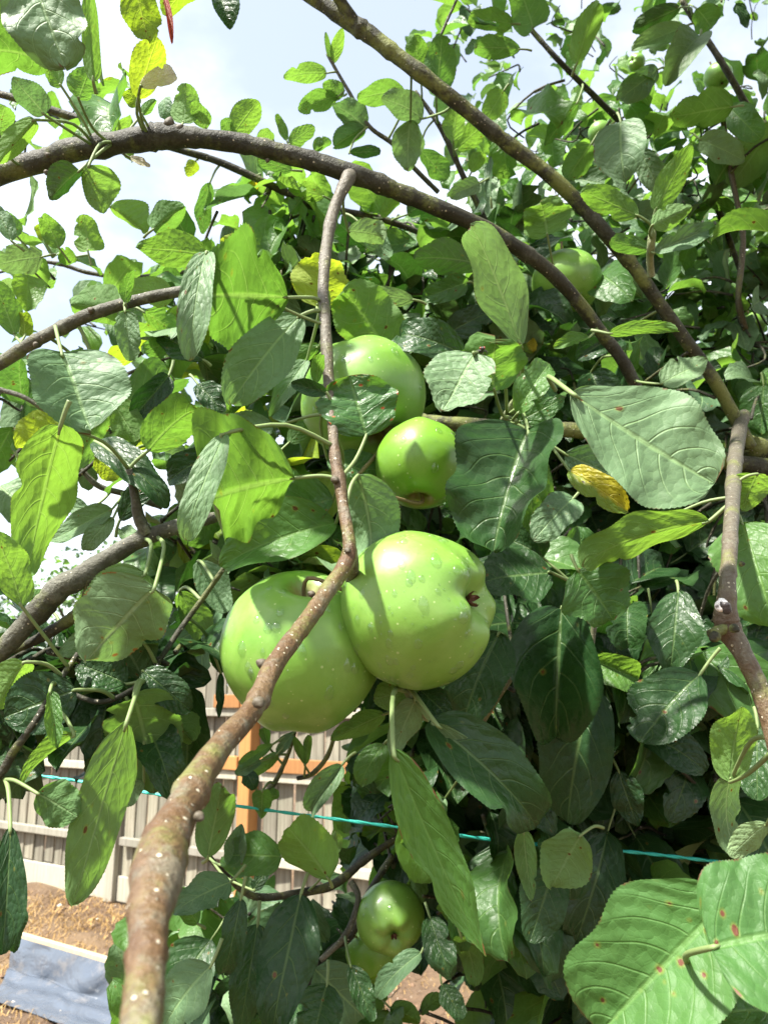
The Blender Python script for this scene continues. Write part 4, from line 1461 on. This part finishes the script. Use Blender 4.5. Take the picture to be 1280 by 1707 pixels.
# ------------------------------------------------------------------ apples
def apple(px, py, d, rpx, label, calyx, seed, flat=0.93, mat=None, stem_to=None, drops=0, lobes=0.05, sides=(56, 40)):
    r = rpx * d / F
    c = P(px, py, d)
    root = empty('apple', c, label, 'apple', 'green cooking apples on the tree')
    rs = random.Random(seed)
    ca = (RT * calyx[0] + UP * calyx[1] - FWD * calyx[2]).normalized()
    q = (-ca).to_track_quat('Z', 'Y').to_matrix().to_4x4()       # +Z is the stalk end
    M = Matrix.Translation(c) @ q @ Matrix.Rotation(rs.uniform(0, 6.28), 4, 'Z')
    nu, nv = sides
    ph = [rs.uniform(0, 6.28) for _ in range(4)]

    def surf(th, f):
        st, ct = math.sin(th), math.cos(th)
        rho = r * (max(st, 0) ** 0.93)
        low = max(0, -ct)
        rho *= 1 - 0.10 * low + 0.02 * math.sin(f + ph[0]) + 0.014 * math.sin(2 * f + ph[1]) + 0.006 * math.sin(7 * f + 3 * th + ph[2]) * st + 0.005 * math.sin(11 * f - 5 * th + ph[3]) * st
        near = min(1, max(0, (th - 1.25) / 1.5)) ** 1.4
        rho *= 1 + lobes * math.cos(5 * f + ph[2]) * near + 0.025 * math.cos(3 * f + ph[3]) * near
        z = flat * r * ct
        z -= 0.34 * r * math.exp(-(rho / (0.20 * r)) ** 2) * (1 if ct > 0 else 0)
        if ct < 0:
            z += 0.30 * r * math.exp(-(rho / (0.27 * r)) ** 2) - 0.035 * r * math.cos(5 * f + ph[2]) * near * math.exp(-((rho - .45 * r) / (.25 * r)) ** 2)
        return Vector((rho * math.cos(f), rho * math.sin(f), z))

    vs = []
    for j in range(nv + 1):
        th = math.pi * (0.003 + 0.994 * j / nv)
        for i in range(nu):
            vs.append(surf(th, 2 * math.pi * i / nu))
    fs = [(j * nu + i, (j + 1) * nu + i, (j + 1) * nu + (i + 1) % nu, j * nu + (i + 1) % nu) for j in range(nv) for i in range(nu)]
    mesh_obj('skin', vs, fs, mat or AP, root, M)
    # stalk
    s0 = M @ Vector((0, 0, flat * r * 0.60))
    s1 = M @ Vector((0, 0, flat * r * 1.02))
    s2 = stem_to or (M @ Vector((0.1 * r, 0, flat * r * 1.35)) + Vector((0, 0, 0.006)))
    tv, tf = tube(catmull([s0, s1, s2], 5), [.0013] * 11, 8)
    mesh_obj('stalk', tv, tf, STALK, root)
    # dried calyx
    cv, cf = [], []
    for k in range(5):
        a = 2 * math.pi * k / 5 + ph[2]
        e = Vector((math.cos(a), math.sin(a), 0))
        p = Vector((-e.y, e.x, 0))
        b = len(cv)
        zc = -flat * r * 0.70
        for t_, w_, zz in ((0.02, .04, 0), (0.075, .04, -.07), (0.10, .024, -.12), (0.07, .004, -.16)):
            for sg in (-1, 1):
                cv.append(e * r * t_ + p * r * w_ * sg + Vector((0, 0, zc + zz * r)))
        cf += [(b + 2 * q_, b + 2 * q_ + 1, b + 2 * q_ + 3, b + 2 * q_ + 2) for q_ in range(3)]
    mesh_obj('calyx', cv, cf, CALYX, root, M)
    # rain drops on the side that faces the camera
    if drops:
        proto = None
        Mi = M.inverted()
        cl = Mi @ CAM
        small = ([], [])
        tries = 0
        made = 0
        while made < drops and tries < drops * 30:
            tries += 1
            th, f = math.acos(rs.uniform(-.97, .97)), rs.uniform(0, 6.28)
            p = surf(th, f)
            e = 1e-3
            nn = (surf(th + e, f) - p).cross(surf(th, f + e) - p)
            if nn.length < 1e-12:
                continue
            nn.normalize()
            if nn.dot(cl - p) < 0.0012:
                continue
            big = made < drops * 0.38
            s_ = (rs.uniform(.0015, .0032) if big else rs.uniform(.0004, .0010))
            g = Mi.to_3x3() @ Vector((0, 0, -1))
            y = (g - nn * g.dot(nn))
            y = y.normalized() if y.length > 1e-3 else nn.orthogonal().normalized()
            x = y.cross(nn)
            el = rs.uniform(1.0, 1.7) if big else 1.0
            Ml = Matrix.Translation(p - nn * s_ * .12) @ Matrix((x * s_, y * s_ * el, nn * s_ * .55)).transposed().to_4x4()
            if big:
                if proto is None:
                    dv, df = [], []
                    for j in range(6):
                        t_ = j / 5 * math.pi / 2
                        for i in range(12):
                            a = i * math.pi / 6
                            rr_ = math.cos(t_)
                            yy = rr_ * math.sin(a)
                            dv.append(Vector((rr_ * math.cos(a) * (1 + .22 * yy), yy, math.sin(t_) * (1 + .35 * yy))))
                    for j in range(5):
                        for i in range(12):
                            df.append((j * 12 + i, j * 12 + (i + 1) % 12, (j + 1) * 12 + (i + 1) % 12, (j + 1) * 12 + i))
                    proto = mesh_obj('water_drop', dv, df, WATER, root, M @ Ml)
                else:
                    place(bpy.data.objects.new('water_drop', proto.data), root, M @ Ml)
            else:
                b = len(small[0])
                for j in range(3):
                    t_ = j / 2 * math.pi / 2 * .95
                    for i in range(8):
                        a = i * math.pi / 4
                        small[0].append(Ml @ Vector((math.cos(t_) * math.cos(a), math.cos(t_) * math.sin(a), math.sin(t_))))
                for j in range(2):
                    for i in range(8):
                        small[1].append((b + j * 8 + i, b + j * 8 + (i + 1) % 8, b + (j + 1) * 8 + (i + 1) % 8, b + (j + 1) * 8 + i))
                small[1].append(tuple(b + 16 + i for i in range(8)))
            made += 1
        if small[0]:
            o = mesh_obj('fine_drops', small[0], small[1], WATER, root, M)
            o['kind'] = 'stuff'
    return root


spur = P(585, 968, .468)
apple(697, 1014, .475, 131, 'large ripe green apple in front, wet, with its red brown calyx showing', (.84, .20, .50), 3, .97, AP, spur, 130, .065)
apple(501, 1087, .492, 136, 'large wet green apple crossed by the leafless stem in front of the fence', (-.12, -.93, -.34), 5, .98, AP, P(575, 985, .47), 95, .04)
apple(606, 662, .565, 106, 'large pale green apple behind the dark red-spotted leaf', (-.35, .80, -.48), 8, .92, AP, P(590, 800, .5), 45, .04)
apple(700, 772, .53, 77, 'smaller bright green apple touching the large one behind and above it', (.05, .88, -.48), 12, 0.98, AP2, P(600, 810, .49), 30, .03)
apple(945, 470, .88, 58, 'pale green apple behind the upper branch among leaves', (.1, -.9, .3), 21, .88, AP, None, 8)
apple(651, 1532, .75, 58, 'small green apple low down with its dark calyx facing forward', (.12, -.13, .98), 33, .95, AP, P(612, 1495, .79), 26, .07)
apple(622, 1588, .80, 49, 'olive green apple tucked behind and below the lowest small apple', (-.3, -.6, .5), 41, .95, AP2, P(600, 1530, .79), 10)
apple(1060, 104, 1.2, 15, 'tiny green apple at the crown edge against white sky', (-.75, .0, .6), 51, .95, AP, None, 0, sides=(24, 16))
apple(1196, 128, 1.25, 23, 'far sunlit yellow green apple by a dark twig high in the crown', (.2, -.8, .4), 52, .95, AP, None, 0, sides=(24, 16))
apple(1000, 222, 1.2, 20, 'far pale apple half hidden beside the broad grey leaf', (.2, -.8, .4), 53, .95, AP, None, 0, sides=(24, 16))
apple(1256, 540, 1.2, 20, 'far yellow green apple near the right edge beyond the bare twig', (.2, -.8, .4), 54, .95, AP, None, 0, sides=(24, 16))

# ------------------------------------------------------------------ twine
def twine():
    g = N('green_twine')
    o = g.obj()
    n = g.noise(o, 700, 2)
    m = g.done(g.principled(Base_Color=g.mix(n, (0.010, 0.30, 0.24), (0.03, 0.46, 0.37)), Roughness=0.45, Normal=g.bump(n, 0.5, 0.0005)))
    ctl = [P(-300, 1242, .80), P(0, 1284, .76), P(150, 1305, .74), P(280, 1327, .72), P(450, 1351, .71), P(640, 1376, .70), P(850, 1403, .69), P(1050, 1420, .69), P(1230, 1440, .68), P(1500, 1466, .68)]
    pts = catmull(ctl, 14)
    vs, fs = [], []
    for ph in (0, math.pi):
        pp = []
        for i, p in enumerate(pts):
            a = i * 1.1 + ph
            pp.append(p + Vector((0, math.cos(a), math.sin(a))) * .0006)
        tube(pp, [.0011] * len(pp), 6, vs=vs, fs=fs)
    ob = mesh_obj('twine', vs, fs, m)
    ob['label'] = 'taut bright green garden twine running behind the leaves'
    ob['category'] = 'string'


twine()

# ------------------------------------------------------------------ fly and snail
def fly():
    c = P(803, 583, .452)
    root = empty('fly', c, 'tiny dark fly perched on the rim of a green leaf', 'fly')
    body = simple_mat('fly_body', (0.012, 0.011, 0.012), (0.04, 0.035, 0.03), 900, 0.35)
    eye = simple_mat('fly_eye', (0.20, 0.03, 0.015), (0.30, 0.06, 0.03), 900, 0.3)
    wing = simple_mat('fly_wing', (0.25, 0.25, 0.22), (0.4, 0.4, 0.36), 600, 0.2)

    def ell(name, off, rad, mat):
        bm = bmesh.new()
        bmesh.ops.create_uvsphere(bm, u_segments=12, v_segments=8, radius=1)
        for v in bm.verts:
            v.co = RT * v.co.x * rad[0] + UP * v.co.z * rad[1] - FWD * v.co.y * rad[2]
        me = bpy.data.meshes.new(name)
        bm.to_mesh(me)
        bm.free()
        me.materials.append(mat)
        me.polygons.foreach_set('use_smooth', [True] * len(me.polygons))
        place(bpy.data.objects.new(name, me), root, Matrix.Translation(c + RT * off[0] + UP * off[1] - FWD * off[2]))
    ell('body', (-.0002, -.0006, -.002), (.0014, .0013, .0030), body)
    ell('head', (.0002, .0004, .0012), (.0014, .0012, .0010), body)
    ell('eye', (-.0010, .0006, .0014), (.0006, .0008, .0007), eye)
    ell('eye', (.0012, .0008, .0014), (.0006, .0008, .0007), eye)
    for sg in (-1, 1):
        w0 = c + RT * .0006 * sg - FWD * .0
        a, b_, e = w0 + UP * .0006, w0 + RT * .0034 * sg - UP * .0006 + FWD * .003, w0 + RT * .0014 * sg + FWD * .004
        mesh_obj('wing', [a, b_, (b_ + e) / 2 + FWD * .0008, e, a + UP * .0001, b_ + UP * .0001, (b_ + e) / 2 + FWD * .0008 + UP * .0001, e + UP * .0001], [(0, 1, 2, 3), (7, 6, 5, 4), (0, 4, 5, 1), (1, 5, 6, 2), (2, 6, 7, 3), (3, 7, 4, 0)], wing, root, smooth=False)
    for sg in (-1, 1):
        for k in range(3):
            s0 = c - UP * .001 + RT * .0006 * sg - FWD * (.001 * (k - 1))
            tv, tf = tube([s0, s0 + RT * .0016 * sg + UP * .0004, s0 + RT * .0024 * sg - UP * .0016], [.00014, .00012, .0001], 5)
            mesh_obj('leg', tv, tf, body, root)


fly()


def snail():
    c = P(1198, 1008, .400)
    root = empty('snail', c, 'little white and black snail clinging to the right branch', 'snail')
    g = N('snail_shell')
    o = g.obj()
    n = g.noise(o, 500, 3)
    m = g.done(g.principled(Base_Color=g.mix(g.ss(n, .55, .65), (0.75, 0.72, 0.70), (0.2, 0.17, 0.16)), Roughness=0.35))
    # spiral shell: a tube wound round its axis, growing
    axis = (RT * -.7 + UP * .3 - FWD * .6).normalized()
    e1 = axis.orthogonal().normalized()
    e2 = axis.cross(e1)
    pts, rad = [], []
    for i in range(44):
        t = i / 43
        a = t * 2 * math.pi * 2.4
        gr = .25 + .75 * t
        pts.append(c + (e1 * math.cos(a) + e2 * math.sin(a)) * .0018 * gr - axis * .0022 * t)
        rad.append(.0023 * gr)
    tv, tf = tube(pts, rad, 12)
    mesh_obj('shell', tv, tf, m, root)
    dk = simple_mat('snail_body', (0.015, 0.012, 0.014), (0.06, 0.05, 0.05), 700, 0.35)
    f0 = c + RT * .0028 - UP * .0005 - FWD * .0005
    tv, tf = tube(catmull([f0 + UP * .002, f0, f0 + RT * .0016 - UP * .004], 6), [.0016, .002, .0024, .0026, .0027, .0027, .0026, .0026, .0025, .0024, .0022, .0018, .001], 12)
    mesh_obj('body', tv, tf, dk, root)


snail()

# ------------------------------------------------------------------ trees beyond the fence
def garden_tree(x, y, h, rad, n, label, seed):
    rs = random.Random(seed)
    root = empty('garden_tree', Vector((x, y, 0)), label, 'tree', 'trees beyond the fence')
    tv, tf = tube(catmull([Vector((x, y, -.1)), Vector((x + .05, y, h * .35)), Vector((x - .1, y, h * .7)), Vector((x, y, h * .95))], 5), [.14 - .007 * k for k in range(16)], 10, .05)
    mesh_obj('trunk', tv, tf, BK['dark'], root)
    lv = []
    lumps = [(Vector((x + rs.gauss(0, rad * .55), y + rs.gauss(0, rad * .5), h * rs.uniform(.38, .97))), rs.uniform(.3, .55) * rad) for _ in range(20)]
    vs2, fs2 = [], []
    for c, r_ in lumps:
        tube(catmull([Vector((x, y, h * .4)), (c + Vector((x, y, h * .4))) / 2 + Vector((0, 0, .15)), c], 3), [.05, .045, .04, .035, .03, .02, .012], 5, vs=vs2, fs=fs2)
        for k in range(n // 20):
            p = c + Vector((rs.gauss(0, .5), rs.gauss(0, .5), rs.gauss(0, .42))) * r_
            d = Vector((rs.gauss(0, 1), rs.gauss(0, 1), rs.gauss(-.3, .7))).normalized()
            nn = Vector((rs.gauss(0, .5), rs.gauss(0, .5), 1))
            nn = (nn - d * nn.dot(d)).normalized()
            lv.append((p, (d.cross(nn), d, nn), rs.uniform(.09, .17), rs.randrange(len(TPL)), rs.choice((0, 1, 1, 3)), rs.random()))
    mesh_obj('limbs', vs2, fs2, BK['dark'], root)['kind'] = 'stuff'
    build_stuff(lv, 'crown', root)


garden_tree(-6.0, 16.5, 4.3, 1.5, 1300, 'rounded green garden tree beyond the left part of the fence', 3)
garden_tree(-3.9, 17.0, 4.6, 1.6, 1500, 'taller loose garden tree beyond the orange fence post', 4)
garden_tree(-9.6, 19.0, 3.4, 2.0, 1600, 'low garden tree farthest left beyond the fence', 5)
